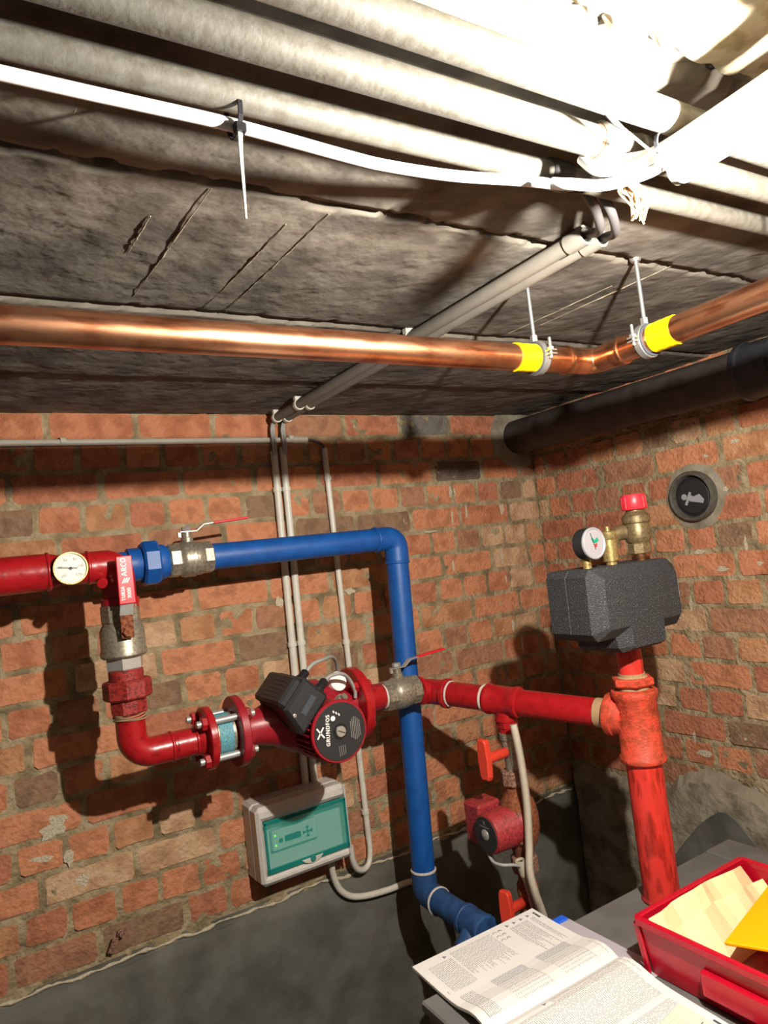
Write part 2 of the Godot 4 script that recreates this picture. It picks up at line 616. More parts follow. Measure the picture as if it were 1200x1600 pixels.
	M.sleeve = sleeve
	var led := mat(C8(150, 255, 60), 0.4)
	led.emission_enabled = true
	led.emission = Color(0.45, 1.0, 0.12)
	led.emission_energy_multiplier = 1.6
	M.led = led
	var bulb := mat(C8(255, 250, 235), 0.4)
	bulb.emission_enabled = true
	bulb.emission = Color(1.0, 0.93, 0.8)
	bulb.emission_energy_multiplier = 6.0
	M.bulb = bulb
	M.dial = mat(C8(226, 222, 204), 0.4)
	M.ink = mat(C8(40, 40, 44), 0.6)
	M.inkpale = mat(C8(120, 118, 112), 0.6)
	M.letterwhite = mat(C8(236, 232, 228), 0.5)
	M.dialgreen = mat(C8(20, 140, 110), 0.5)
	M.dialred = mat(C8(222, 50, 44), 0.5)
	M.glassring = mat(C8(178, 178, 184), 0.3, 0.3)
	M.boiler = mat(C8(112, 111, 108), 0.55, 0.0, ntex(86, 0.008, 4, [[0.0, C8(205, 205, 205)], [0.6, C8(238, 238, 238)], [1.0, W]]), null, 0.5)
	M.binred = mat(C8(186, 14, 40), 0.28, 0.0, soft, null, 0.2)
	M.paper = mat(C8(218, 217, 212), 0.8)
	M.cream = mat(C8(240, 222, 172), 0.8, 0.0, ntex(87, 0.006, 4, [[0.0, C8(235, 228, 220)], [1.0, W]]), null, 0.2)
	M.yellow = mat(C8(246, 176, 0), 0.45)
	M.bluespine = mat(C8(30, 96, 220), 0.35)
	M.bluesticker = mat(C8(104, 170, 190), 0.6, 0.0, ntex(88, 0.03, 4, [[0.0, C8(210, 190, 150)], [0.42, C8(215, 205, 180)], [0.5, C8(205, 225, 235)], [1.0, W]]), null, 0.1)
	M.labelgrey = mat(C8(150, 152, 156), 0.5)

# ---------------------------------------------------------------- bricks
# frame of a wall: o + U*u + up*v + W*w
func brick(parent, o: Vector3, U: Vector3, W: Vector3, u0: float, u1: float, v0: float, v1: float, m: Material) -> void:
	var g := G.new()
	var w := u1 - u0
	var h := v1 - v0
	var rc := 0.007
	var pts := []
	var cx := (u0 + u1) * 0.5
	var cy := (v0 + v1) * 0.5
	var base := [[rc, 0], [w * 0.5, 0], [w - rc, 0], [w, rc], [w, h * 0.5], [w, h - rc], [w - rc, h], [w * 0.5, h], [rc, h], [0, h - rc], [0, h * 0.5], [0, rc]]
	for b in base:
		pts.append(Vector2(u0 + b[0] + rng.randf_range(-0.0022, 0.0022), v0 + b[1] + rng.randf_range(-0.0022, 0.0022)))
	var front := rng.randf_range(0.0012, 0.0046)
	var tx := rng.randf_range(-0.012, 0.012)
	var ty := rng.randf_range(-0.02, 0.02)
	var q := func(p2: Vector2, d: float) -> Vector3:
		return o + U * p2.x + Vector3.UP * p2.y + W * d
	var nn := (W - U * tx - Vector3.UP * ty).normalized()
	var c := Vector2(cx, cy)
	var k := pts.size()
	for i in k:
		var a: Vector2 = pts[i]
		var b: Vector2 = pts[(i + 1) % k]
		var ai := a + (c - a).normalized() * 0.0032
		var bi := b + (c - b).normalized() * 0.0032
		var fa := front + (ai.x - cx) * tx + (ai.y - cy) * ty
		var fb := front + (bi.x - cx) * tx + (bi.y - cy) * ty
		var A: Vector3 = q.call(a, -0.006)
		var B: Vector3 = q.call(b, -0.006)
		var Ci: Vector3 = q.call(bi, fb)
		var D: Vector3 = q.call(ai, fa)
		var e := b - a
		var outw := (U * e.y - Vector3.UP * e.x).normalized()
		var bn := (W * 0.5 + outw).normalized()
		g.tri(A, B, Ci, bn, bn, nn)
		g.tri(A, Ci, D, bn, nn, nn)
		g.tri(q.call(c, front), D, Ci, nn, nn, nn)
	part(parent, "brick", g, m)

func pick_brick() -> int:
	var r := rng.randf()
	if r < 0.3: return 0
	if r < 0.52: return 1
	if r < 0.68: return 2
	if r < 0.8: return 3
	if r < 0.89: return 4
	if r < 0.94: return 5
	return 6

func course(parent, o: Vector3, U: Vector3, W: Vector3, k: int, joints: Array, special := {}, skip := []) -> void:
	var c := 0.075
	for i in joints.size() - 1:
		var u0: float = joints[i] + 0.0055 + rng.randf_range(-0.0015, 0.002)
		var u1: float = joints[i + 1] - 0.0055 + rng.randf_range(-0.002, 0.0015)
		if u1 - u0 < 0.02:
			continue
		var mid := (u0 + u1) * 0.5
		var hide := false
		for s in skip:
			if s.call(mid, -(k + 0.5) * c, u0, u1):
				hide = true
		var id := pick_brick()
		for s in special:
			if absf(s - mid) < 0.05:
				id = special[s]
		if hide:
			continue
		brick(parent, o, U, W, u0, u1, -(k + 1) * c + 0.0055, minf(-k * c - 0.0055, CE + 0.004), M["brick%d" % id])

func build_shell() -> void:
	# floor
	var g := G.new()
	abox(g, Vector3(-3.4, -0.2, -0.2), Vector3(0.2, 0.0, 3.8), 0.001)
	struct("floor", g, M.floor)
	# back wall core
	g = G.new()
	abox(g, Vector3(-3.4, 0, -0.22), Vector3(0.2, Y0 + CE + 0.2, -0.012), 0.001)
	var wb := struct("wall_back", g, M.mortar)
	nz.seed = 5
	nz.frequency = 14.0
	nz.fractal_octaves = 4
	var hm := func(u: float, v: float) -> float:
		return nz.get_noise_2d(u, v) * 0.0052 - 0.0004
	g = relief(G.new(), V(-3.4, -1.1, 0), Vector3.RIGHT, Vector3.UP, Vector3.BACK, 0.95, 1.32, 0.03, hm)
	part(wb, "mortar", g, M.mortar)
	g = relief(G.new(), V(-2.45, -1.1, 0), Vector3.RIGHT, Vector3.UP, Vector3.BACK, 2.455, 1.32, 0.0085, hm)
	part(wb, "mortar", g, M.mortar)
	var rows_special := {-3: {-0.43: 8, -0.28: 2, -0.95: 2, -0.83: 4}, -1: {-0.34: 7, -1.32: 1, -1.12: 0}, 0: {-1.63: 5, -1.03: 5, -0.12: 5, -0.03: 6, -1.23: 0, -1.33: 2},
		1: {-0.63: 5, -0.83: 5, -0.43: 0, -0.06: 6, -1.44: 2, -1.24: 4}, 2: {-0.13: 6, -0.43: 0}, 3: {-0.15: 6}, 4: {-0.53: 2, -0.13: 6, -0.43: 0}, 5: {-0.44: 3, -0.24: 0}, 6: {-0.13: 6},
		7: {-0.34: 4, -0.54: 4}, 8: {-1.63: 5, -1.43: 3}, 9: {-1.63: 0}, 12: {-1.31: 0}, 13: {-1.42: 5, -1.27: 2}}
	for k in range(-3, 14):
		var js := []
		if absi(k) % 2 == 1:
			var ph := -1.625 if (k + 1) % 4 == 0 else -1.53
			var x := ph - 0.8
			while x < -0.02:
				js.append(x + rng.randf_range(-0.006, 0.006))
				x += 0.199
			if js[js.size() - 1] > -0.09:
				js[js.size() - 1] = -0.07
			js.append(0.004)
			if k == 13:
				js = [-2.33, -2.13, -1.92, -1.70, -1.518, -1.323, -1.217, -1.11, -0.92, -0.73, -0.53, -0.33, -0.13, 0.004]
		else:
			var x := -2.38
			while x < -0.04:
				js.append(x + rng.randf_range(-0.004, 0.004))
				x += 0.1005
			js.append(0.004)
		var skip := []
		if k <= -1:
			skip.append(func(u, v, a, b): return Vector2(u, v).distance_to(Vector2(-0.066, 0.145)) < 0.11)
		course(wb, Vector3(0, Y0, 0), Vector3.RIGHT, Vector3.BACK, k, js, rows_special.get(k, {}), skip)
	# painted plaster plinth below the brickwork
	g = G.new()
	abox(g, V(-3.4, -1.79, -0.012), V(0.0, -1.075, 0.004), 0.001)
	part(wb, "plaster", g, M.plinth)
	nz.frequency = 3.0
	var hp := func(u: float, v: float) -> float:
		var e := smoothstep(0.72 + nz.get_noise_2d(u * 4.0, 7.0) * 0.012, 0.695, v)
		return 0.001 + e * 0.010 + nz.get_noise_2d(u, v) * 0.004
	g = relief(G.new(), V(-3.4, -1.79, 0.0), Vector3.RIGHT, Vector3.UP, Vector3.BACK, 3.4, 0.735, 0.014, hp)
	part(wb, "plaster", g, M.plinth)
	# pale mortar line along the top of the plaster
	var pl := []
	for i in 240:
		pl.append(V(-2.4 + 2.38 * i / 239.0, -1.066 + 0.012 * nz.get_noise_1d(i * 0.03), 0.003))
	var lr := []
	for i in 240:
		lr.append(0.0012 + 0.010 * absf(nz.get_noise_1d(i * 0.04 + 40)))
	part(wb, "mortar_edge", tube(G.new(), pl, lr, 8), M.smear)
	# right wall
	g = G.new()
	abox(g, Vector3(0.012, 0, -0.2), Vector3(0.22, Y0 + CE + 0.2, 3.8), 0.001)
	var wr := struct("wall_right", g, M.mortar)
	nz.frequency = 14.0
	g = relief(G.new(), V(0, -1.79, 2.0), Vector3.FORWARD, Vector3.UP, Vector3.LEFT, 2.0, 2.01, 0.0085, hm)
	part(wr, "mortar", g, M.mortar)
	g = relief(G.new(), V(0, -1.79, 3.8), Vector3.FORWARD, Vector3.UP, Vector3.LEFT, 1.8, 2.01, 0.05, hm)
	part(wr, "mortar", g, M.mortar)
	for k in range(-3, 13):
		var js := [0.004]
		if absi(k) % 2 == 0:
			var z := 0.1 if k % 4 == 0 else 0.2
			while z < 1.95:
				js.append(z + rng.randf_range(-0.006, 0.006))
				z += 0.2
		else:
			var z := 0.06
			while z < 1.95:
				js.append(z + rng.randf_range(-0.005, 0.005))
				z += 0.1
		var skip := []
		skip.append(func(u, v, a, b): return v < cement_top(u) + 0.02)
		course(wr, Vector3(0, Y0, 0), Vector3.BACK, Vector3.LEFT, k, js, {0.16: 2}, skip)
	# cement render at the foot of the right wall, with a ragged upper edge
	g = G.new()
	var prev := []
	var cols := []
	for i in 130:
		var z := 0.02 + i * 0.0152
		var top := cement_top(z) + 0.012 * nz.get_noise_1d(i * 0.31) - 0.004
		var col := []
		for j in 26:
			var f := float(j) / 25.0
			var y := lerpf(-1.789, top, f)
			var d := 0.016 * (1.0 - smoothstep(0.955, 1.0, f)) + nz.get_noise_2d(z * 0.45, y * 0.45) * 0.006
			col.append(V(-d - 0.001, y, z))
		cols.append(col)
	for i in cols.size() - 1:
		for j in 25:
			var nn: Vector3 = (cols[i + 1][j] - cols[i][j]).cross(cols[i][j + 1] - cols[i][j]).normalized()
			if nn.x > 0:
				nn = -nn
			g.quad(cols[i][j], cols[i + 1][j], cols[i + 1][j + 1], cols[i][j + 1], nn)
	part(wr, "cement_render", g, M.cement)
	# dark grey arch-shaped patch laid over the cement
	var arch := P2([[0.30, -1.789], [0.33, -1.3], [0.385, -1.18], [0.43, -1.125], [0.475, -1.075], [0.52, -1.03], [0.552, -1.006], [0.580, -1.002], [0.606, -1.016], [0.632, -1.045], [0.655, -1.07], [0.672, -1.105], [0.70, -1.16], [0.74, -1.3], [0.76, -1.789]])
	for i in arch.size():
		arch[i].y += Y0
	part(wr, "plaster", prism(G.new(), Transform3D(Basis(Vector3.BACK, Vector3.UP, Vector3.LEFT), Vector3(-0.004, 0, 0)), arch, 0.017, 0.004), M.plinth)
	# mortar filling round the drain pipe in the corner
	g = G.new()
	lathe(g, V(-0.068, 0.143, 0.0), Vector3.BACK, [[0.0, 0.112], [0.006, 0.106], [0.009, 0.09], [0.010, 0.06]], 22)
	part(wb, "pipe_collar_mortar", g, M.cement)
	# smears of pale mortar left on brick faces
	for q in [[-1.60, -0.735, 0.03, 0.022], [-1.585, -0.715, 0.022, 0.016], [-1.62, -0.79, 0.035, 0.014], [-1.545, -0.862, 0.018, 0.016], [-1.568, -0.805, 0.012, 0.02], [-0.375, -0.03, 0.008, 0.026], [-0.32, -0.10, 0.007, 0.03], [-0.17, -0.10, 0.012, 0.028],
			[-0.47, -0.152, 0.035, 0.004], [-0.358, -0.03, 0.004, 0.024], [-0.38, -0.112, 0.006, 0.026], [-0.196, -0.26, 0.006, 0.03], [-0.19, -0.335, 0.008, 0.028], [-0.185, -0.485, 0.01, 0.028], [-0.40, -0.27, 0.005, 0.024], [-0.155, -0.56, 0.008, 0.03], [-1.0, -0.30, 0.014, 0.02], [-0.78, -0.30, 0.02, 0.012]]:
		smear_at(wb, V(q[0], q[1], 0.0032), Vector3.RIGHT, Vector3.BACK, q[2], q[3])
	for q in [[0.765, -0.34, 0.014, 0.01], [0.735, -0.29, 0.006, 0.03], [0.60, -0.30, 0.02, 0.008], [0.70, -0.14, 0.012, 0.008], [0.66, -0.045, 0.01, 0.006], [0.745, -0.02, 0.014, 0.006], [0.55, -0.44, 0.006, 0.026], [0.655, -0.80, 0.022, 0.016], [0.50, -0.82, 0.006, 0.02], [0.53, -0.86, 0.03, 0.012], [0.66, -0.35, 0.02, 0.008]]:
		smear_at(wr, V(-0.0032, q[1], q[0]), Vector3.BACK, Vector3.LEFT, q[2], q[3])
	# walls behind and beside the camera
	g = G.new()
	abox(g, Vector3(-3.6, 0, -0.2), Vector3(-3.4, Y0 + CE + 0.2, 3.8), 0.001)
	struct("wall_left", g, M.plainwall)
	g = G.new()
	abox(g, Vector3(-3.6, 0, 3.8), Vector3(0.22, Y0 + CE + 0.2, 4.0), 0.001)
	struct("wall_front", g, M.plainwall)
	build_ceiling()

func smear_at(parent, c: Vector3, U: Vector3, W: Vector3, hu: float, hv: float) -> void:
	var g := G.new()
	var ring := []
	for i in 11:
		var a := TAU * i / 11.0
		var k := rng.randf_range(0.55, 1.1)
		ring.append(c + U * (cos(a) * hu * k) + Vector3.UP * (sin(a) * hv * k))
	for i in 11:
		g.tri(c + W * 0.0024, ring[i], ring[(i + 1) % 11], W, W, W)
	part(parent, "mortar_smear", g, M.smear)

func cement_top(z: float) -> float:
	var pts := [[0.0, -0.98], [0.2, -0.98], [0.34, -1.0], [0.40, -0.97], [0.44, -0.925], [0.50, -0.905], [0.58, -0.905], [0.66, -0.925], [0.74, -0.965], [0.85, -1.02], [1.0, -1.06], [3.0, -1.1]]
	for i in pts.size() - 1:
		if z <= pts[i + 1][0]:
			return lerpf(pts[i][1], pts[i + 1][1], (z - pts[i][0]) / (pts[i + 1][0] - pts[i][0]))
	return -1.1

func build_ceiling() -> void:
	var g := G.new()
	abox(g, V(-3.6, CE + 0.014, -0.22), V(0.22, CE + 0.2, 4.0), 0.001)
	var c := struct("ceiling", g, M.ceiling)
	var zs := [-0.03, 0.342, 0.715, 1.09, 1.427, 1.80, 2.18, 2.56, 2.94, 3.32, 3.8]
	var drop := [-0.004, 0.003, 0.0, 0.002, 0.0, 0.0, 0.0, 0.0, 0.0, 0.0]
	var ragged := [0.004, 0.005, 0.008, 0.018, 0.014, 0.006, 0.006, 0.006, 0.006, 0.006]
	var f1 := FastNoiseLite.new()
	f1.seed = 3
	f1.frequency = 3.5
	f1.fractal_octaves = 3
	var f2 := FastNoiseLite.new()
	f2.seed = 8
	f2.frequency = 28.0
	f2.fractal_octaves = 3
	for i in zs.size() - 1:
		var z0: float = zs[i]
		var dz: float = zs[i + 1] - z0
		var rg0: float = ragged[i - 1] if i > 0 else 0.002
		var rg1: float = ragged[i]
		var dr: float = drop[i]
		var hf := func(u: float, v: float) -> float:
			var x := u - 3.4
			var h := dr + f1.get_noise_2d(x, v + z0) * 0.0022 + f2.get_noise_2d(x * 0.35, v + z0) * 0.0006
			h -= 0.0014 * smoothstep(0.3, 0.5, f2.get_noise_2d(x * 0.5 + 9.0, (v + z0) * 0.9))
			var e0 := v - (0.002 + rg0 * (0.2 + 0.9 * f2.get_noise_2d(x * 0.7, z0 * 3.0)))
			var e1 := dz - v - (0.002 + rg1 * (0.3 + 0.9 * f2.get_noise_2d(x * 0.7, (z0 + dz) * 3.0 + 5.0)))
			h -= 0.02 * (1.0 - smoothstep(-0.002, 0.004, e0)) + 0.02 * (1.0 - smoothstep(-0.002, 0.004, e1))
			return h
		var pg := G.new()
		var near := z0 < 1.75
		var mm: Material = M.ceiling
		if near:
			var hf2 := func(u: float, v: float) -> float:
				return hf.call(u + 1.4, v)
			relief(pg, V(-2.0, CE, z0), Vector3.RIGHT, Vector3.BACK, Vector3.DOWN, 2.02, dz, 0.0075, hf2)
			relief(pg, V(-3.4, CE, z0), Vector3.RIGHT, Vector3.BACK, Vector3.DOWN, 1.4, dz, 0.03, hf)
		else:
			relief(pg, V(-3.4, CE, z0), Vector3.RIGHT, Vector3.BACK, Vector3.DOWN, 3.42, dz, 0.03, hf)
		if z0 > 1.4:
			mm = M.ceiling_pale  # planks from this joint onwards get a paler, creamier tone
		part(c, "ceiling_plank", pg, mm)
	# thin fins of concrete left by the gaps between the shuttering boards
	for q in [[-1.485, 0.76, 1.08], [-1.52, 0.9, 1.0], [-1.372, 0.74, 1.03], [-1.335, 0.73, 1.07], [-1.56, 0.36, 0.66], [-1.59, 0.4, 0.6], [-0.70, 0.80, 1.11], [-0.735, 0.74, 1.0], [-1.2, 0.45, 0.66], [-0.55, 0.42, 0.68], [-1.62, 1.1, 1.3]]:
		var pts := []
		var rr := []
		var k := 26
		for i in k:
			var f := float(i) / (k - 1)
			pts.append(V(q[0] + (q[2] - q[1]) * 0.06 * f + 0.0012 * f2.get_noise_1d(i * 0.4 + q[0] * 50), CE - 0.0008, lerpf(q[1], q[2], f)))
			rr.append(maxf(0.0006, 0.0015 * sin(PI * clampf(f, 0.03, 0.97)) * (0.8 + 0.9 * f2.get_noise_1d(i * 0.25 + q[0] * 20))))
		part(c, "concrete_fin", tube(G.new(), pts, rr, 7), M.ceiling_pale)  # paler than the planks: the fins' lit side is put into their colour

func _ready() -> void:
	rng.seed = 20240611
	# camera
	var cam := Camera3D.new()
	cam.name = "camera"
	cam.position = V(-1.728, -0.209, 1.793)
	cam.rotation = Vector3(0.06182, -0.54906, -0.11668)
	cam.fov = rad_to_deg(2.0 * atan(800.0 / 1085.075))
	cam.near = 0.02
	add_child(cam)
	cam.current = true
	# surroundings
	var env := Environment.new()
	env.background_mode = Environment.BG_COLOR
	env.background_color = Color(0.0, 0.0, 0.0)
	env.ambient_light_source = Environment.AMBIENT_SOURCE_DISABLED
	env.tonemap_mode = Environment.TONE_MAPPER_LINEAR
	env.tonemap_exposure = 1.0
	env.sdfgi_enabled = true
	env.ssao_enabled = true
	env.ssil_enabled = true
	var we := WorldEnvironment.new()
	we.name = "surroundings"
	we.environment = env
	add_child(we)
	make_materials()
	build_lamp(V(-1.138, 0.075, 1.532))
	build_shell()
	build_all()

func build_lamp(at: Vector3) -> void:
	var t := thing("pendant_lamp", "bare bulb in a white holder hanging close under the ceiling", "lamp", at + Vector3(0, 0.14, 0))
	var g := G.new()
	lathe(g, at, Vector3.UP, [[-0.026, 0.0], [-0.023, 0.012], [-0.014, 0.021], [0.0, 0.025], [0.012, 0.022], [0.026, 0.013], [0.03, 0.012]], 24)
	part(t, "bulb", g, M.bulb)
	g = G.new()
	lathe(g, at, Vector3.UP, [[0.029, 0.013], [0.032, 0.015], [0.075, 0.015], [0.085, 0.008], [0.09, 0.004]], 24)
	part(t, "lamp_holder", g, M.white_pvc)
	g = G.new()
	cyl(g, at + Vector3(0, 0.089, 0), at + Vector3(0, 0.139, 0), 0.0035, 0.0, 10)
	part(t, "flex", g, M.cable_white)
	var l := OmniLight3D.new()
	l.name = "bulb_light"
	t.add_child(l)
	l.position = Vector3(0, -0.14, 0)
	l.light_color = Color(1.0, 0.97, 0.925)
	l.light_energy = 2.4
	l.light_size = 0.010
	l.omni_range = 12.0
	l.omni_attenuation = 2.0
	l.shadow_enabled = true
func build_all() -> void:
	build_ceiling_pipes()
	build_copper()
	build_conduits()
	build_drain()
	build_red_line()
	build_pump()
	build_blue_line()
	build_control_box()
	build_boiler_side()
	build_small_pump()
	build_table_things()

# a cable tie as a closed loop round an elliptical bundle, with head and tail
func tie(g: G, c: Vector3, axis: Vector3, a: Vector3, b: Vector3, w := 0.0045) -> G:
	var pts := []
	for i in 21:
		var f := TAU * i / 20.0
		pts.append(c + a * cos(f) + b * sin(f))
	var ax := axis.normalized()
	for i in 20:
		var p: Vector3 = pts[i]
		var q: Vector3 = pts[i + 1]
		var up := ((p + q) * 0.5 - c).normalized()
		bar(g, p, q, up, w, 0.0014, 0.0003)
	return g

func build_ceiling_pipes() -> void:
	var X := Vector3.RIGHT
	var nar := {"a": [0.18, 1.400, 0.0152], "b": [0.18, 1.346, 0.0150], "c": [0.19, 1.258, 0.0135]}
	# nearest pipe: runs straight through
	var t := thing("steel_pipe", "grey galvanised steel pipe under the ceiling, nearest to the paler ceiling planks", "pipe", V(-1.4, 0.18, 1.40), "grey pipes under the ceiling")
	part(t, "tube", tube(G.new(), fillet([V(-3.39, 0.18, 1.394), V(-0.36, 0.18, 1.408), V(-0.36, 0.222, 1.408)], 0.02, 6), 0.0152, 28), M.galv)
	# middle pipe with its tee
	t = thing("steel_pipe", "middle grey steel pipe under the ceiling, with a tee fitting at the cable bundle", "pipe", V(-1.4, 0.18, 1.346), "grey pipes under the ceiling")
	part(t, "tube", cyl(G.new(), V(-3.39, 0.18, 1.335), V(-1.13, 0.18, 1.348), 0.0150, 0.001), M.galv)
	part(t, "tube", tube(G.new(), fillet([V(-1.10, 0.18, 1.348), V(-0.36, 0.18, 1.362), V(-0.36, 0.222, 1.362)], 0.02, 6), 0.0140, 28), M.galv)
	var g := G.new()
	var o := V(-1.158, 0.18, 1.348)
	lathe(g, o, X, [[0.0, 0.0165], [0.002, 0.0195], [0.010, 0.0195], [0.012, 0.0175], [0.058, 0.0175], [0.060, 0.0195], [0.069, 0.0195], [0.071, 0.0165]], 28)
	lathe(g, V(-1.122, 0.18, 1.348), Vector3(0.1, -0.75, -0.62), [[0.0, 0.0165], [0.024, 0.0165], [0.026, 0.0188], [0.034, 0.0188], [0.036, 0.015]], 24)
	part(t, "tee_fitting", g, M.galv)
	g = G.new()
	lathe(g, V(-1.161, 0.18, 1.348), X, [[0.0, 0.0152], [0.001, 0.0158], [0.006, 0.0158], [0.007, 0.0152]], 24)
	part(t, "sealing_hemp", g, M.rust)
	# far pipe, carries the white cable
	t = thing("steel_pipe", "lowest grey steel pipe in the picture's top group, white cable tied along it", "pipe", V(-1.5, 0.19, 1.256), "grey pipes under the ceiling")
	part(t, "tube", cyl(G.new(), V(-3.39, 0.19, 1.245), V(-1.145, 0.19, 1.273), 0.0135, 0.001), M.galv)
	part(t, "tube", tube(G.new(), fillet([V(-1.145, 0.19, 1.273), V(-0.36, 0.19, 1.285), V(-0.36, 0.222, 1.285)], 0.015, 6), 0.0125, 28), M.galv)
	g = G.new()
	lathe(g, V(-1.150, 0.19, 1.273), X, [[0.0, 0.0145], [0.002, 0.0165], [0.030, 0.0165], [0.032, 0.0145]], 24)
	part(t, "coupling", g, M.black)
	# white cable along the far pipe
	g = tube(G.new(), smooth_path([V(-3.38, 0.172, 1.25), V(-2.2, 0.170, 1.256), V(-1.69, 0.167, 1.262), V(-1.593, 0.167, 1.263), V(-1.506, 0.166, 1.265), V(-1.40, 0.162, 1.264), V(-1.353, 0.163, 1.262), V(-1.28, 0.164, 1.268), V(-1.204, 0.167, 1.280), V(-1.14, 0.168, 1.290), V(-1.112, 0.169, 1.294)], 6), 0.0056, 12)
	solo("electric_cable", g, M.cable_white, "single white cable hanging along the underside of a grey ceiling pipe", "cable")
	# ties
	t = thing("cable_tie", "black cable tie with a long drooping tail round pipe and white cable", "cable tie", V(-1.506, 0.10, 1.268))
	g = tie(G.new(), V(-1.506, 0.181, 1.262), X, Vector3(0, 0.0245, -0.004), Vector3(0, 0.004, 0.0155))
	part(t, "loop", g, M.blackgloss)
	g = G.new()
	abox(g, V(-1.511, 0.156, 1.268), V(-1.501, 0.164, 1.276), 0.001)
	part(t, "head", g, M.blackgloss)
	g = G.new()
	var tp := smooth_path([V(-1.506, 0.158, 1.272), V(-1.507, 0.14, 1.271), V(-1.507, 0.11, 1.269), V(-1.5075, 0.083, 1.268)], 5)
	for i in tp.size() - 1:
		var w := lerpf(0.0052, 0.0016, float(i) / tp.size())
		bar(g, tp[i], tp[i + 1], Vector3(0.35, 0, 1), w, 0.0013, 0.0003)
	part(t, "tail", g, M.steel, "shiny tapering tail")
	t = thing("cable_tie", "short black cable tie at the cut end of the white cable", "cable tie", V(-1.122, 0.16, 1.283))
	part(t, "loop", tie(G.new(), V(-1.128, 0.1685, 1.2915), X, Vector3(0, 0.0066, 0), Vector3(0, 0, 0.0066)), M.blackgloss)
	part(t, "loop", tie(G.new(), V(-1.119, 0.1688, 1.293), X, Vector3(0, 0.0066, 0), Vector3(0, 0, 0.0066), 0.003), M.blackgloss)
	# bundle of white cables over a grey conduit, heading for the lamp
	g = G.new()
	cyl(g, V(-1.090, 0.139, 1.384), V(-1.098, 0.146, 2.6), 0.0125, 0.0008, 24)
	solo("wiring_conduit", g, M.grey_pvc, "grey plastic conduit under the bundle of white cables, top right", "conduit")
	var ends := [[-1.112, 0.142, 0.0058], [-1.121, 0.150, 0.0058], [-1.104, 0.151, 0.0052], [-1.113, 0.158, 0.0052]]
	var tails := [[V(-1.125, 0.137, 1.375), V(-1.150, 0.137, 1.345), V(-1.178, 0.142, 1.328), V(-1.186, 0.150, 1.312)],
		[V(-1.128, 0.147, 1.38), V(-1.140, 0.147, 1.362), V(-1.156, 0.152, 1.345), V(-1.158, 0.172, 1.33)],
		[V(-1.112, 0.148, 1.372), V(-1.115, 0.152, 1.345), V(-1.118, 0.165, 1.325), V(-1.12, 0.185, 1.31)],
		[V(-1.12, 0.156, 1.38), V(-1.13, 0.16, 1.36), V(-1.14, 0.168, 1.335), V(-1.141, 0.185, 1.318)]]
	var lab := ["lowest white cable of the bundle, bending back in a loop", "white cable of the bundle with a short curled end", "white cable of the bundle nearest the grey conduit", "topmost white cable of the bundle at the ceiling"]
	for i in 4:
		var e = ends[i]
		var pts: Array = [V(e[0] - 0.004, e[1] + 0.006, 2.6), V(e[0] - 0.004, e[1] + 0.004, 1.9), V(e[0] - 0.005, e[1], 1.6), V(e[0], e[1], 1.45), V(e[0], e[1], 1.40)]
		pts.append_array(tails[i])
		solo("electric_cable", tube(G.new(), smooth_path(pts, 6), e[2], 12), M.cable_white, lab[i], "cable", "white cables of the bundle")
	t = thing("cable_tie", "clear cable tie round the cable bundle with its stiff tail sticking out", "cable tie", V(-1.105, 0.12, 1.395))
	part(t, "loop", tie(G.new(), V(-1.104, 0.147, 1.396), Vector3.BACK, Vector3(0.026, -0.004, 0), Vector3(-0.004, 0.023, 0)), M.rubber)
	g = G.new()
	abox(g, V(-1.131, 0.135, 1.391), V(-1.122, 0.145, 1.400), 0.001)
	part(t, "head", g, M.cable_white)
	g = G.new()
	bar(g, V(-1.128, 0.141, 1.396), V(-1.180, 0.160, 1.397), Vector3(0, 0, 1), 0.003, 0.0012, 0.0003)
	part(t, "tail", g, M.steel)
	g = G.new()
	prism(g, Transform3D(Basis(Vector3(-0.94, 0.34, 0.02).normalized(), Vector3(0.34, 0.94, 0), Vector3(0, 0, 1)), V(-1.178, 0.159, 1.3965)), P2([[0, -0.0018], [0.012, -0.0042], [0.026, -0.001], [0.026, 0.001], [0.012, 0.0042], [0, 0.0018]]), 0.0014, 0.0003)
	part(t, "tail_tip", g, M.blackgloss)
	# frayed wisp of sealing hemp under the tee
	t = thing("hemp_wisp", "frayed tan wisp of sealing hemp dangling from the pipe tee", "fibre", V(-1.13, 0.11, 1.36))
	for k in 16:
		var a := V(-1.118 + rng.randf_range(-0.006, 0.006), 0.142, 1.352 + rng.randf_range(-0.005, 0.005))
		var p1 := a + Vector3(rng.randf_range(-0.006, 0.012), -0.008, rng.randf_range(-0.004, 0.006))
		var p2 := a + Vector3(rng.randf_range(0.004, 0.024), rng.randf_range(-0.022, -0.012), rng.randf_range(-0.006, 0.006))
		var p3 := a + Vector3(rng.randf_range(0.0, 0.026), rng.randf_range(-0.042, -0.026), rng.randf_range(-0.008, 0.006))
		part(t, "strand", tube(G.new(), smooth_path([a, p1, p2, p3], 5), rng.randf_range(0.0007, 0.0017), 6), M.hemp)
	# chalky drip hanging from a pipe at the right
	g = tube(G.new(), smooth_path([V(-0.86, 0.169, 1.357), V(-0.861, 0.155, 1.357), V(-0.858, 0.14, 1.356), V(-0.860, 0.128, 1.357)], 5), [0.0015, 0.0012, 0.0016, 0.001, 0.0014, 0.0012, 0.0016, 0.001, 0.0014, 0.0012, 0.0016, 0.001, 0.0014, 0.0012, 0.001, 0.0008], 7)
	solo("limescale_drip", g, M.smear, "thin white limescale thread hanging from a dark pipe, top right edge", "drip")

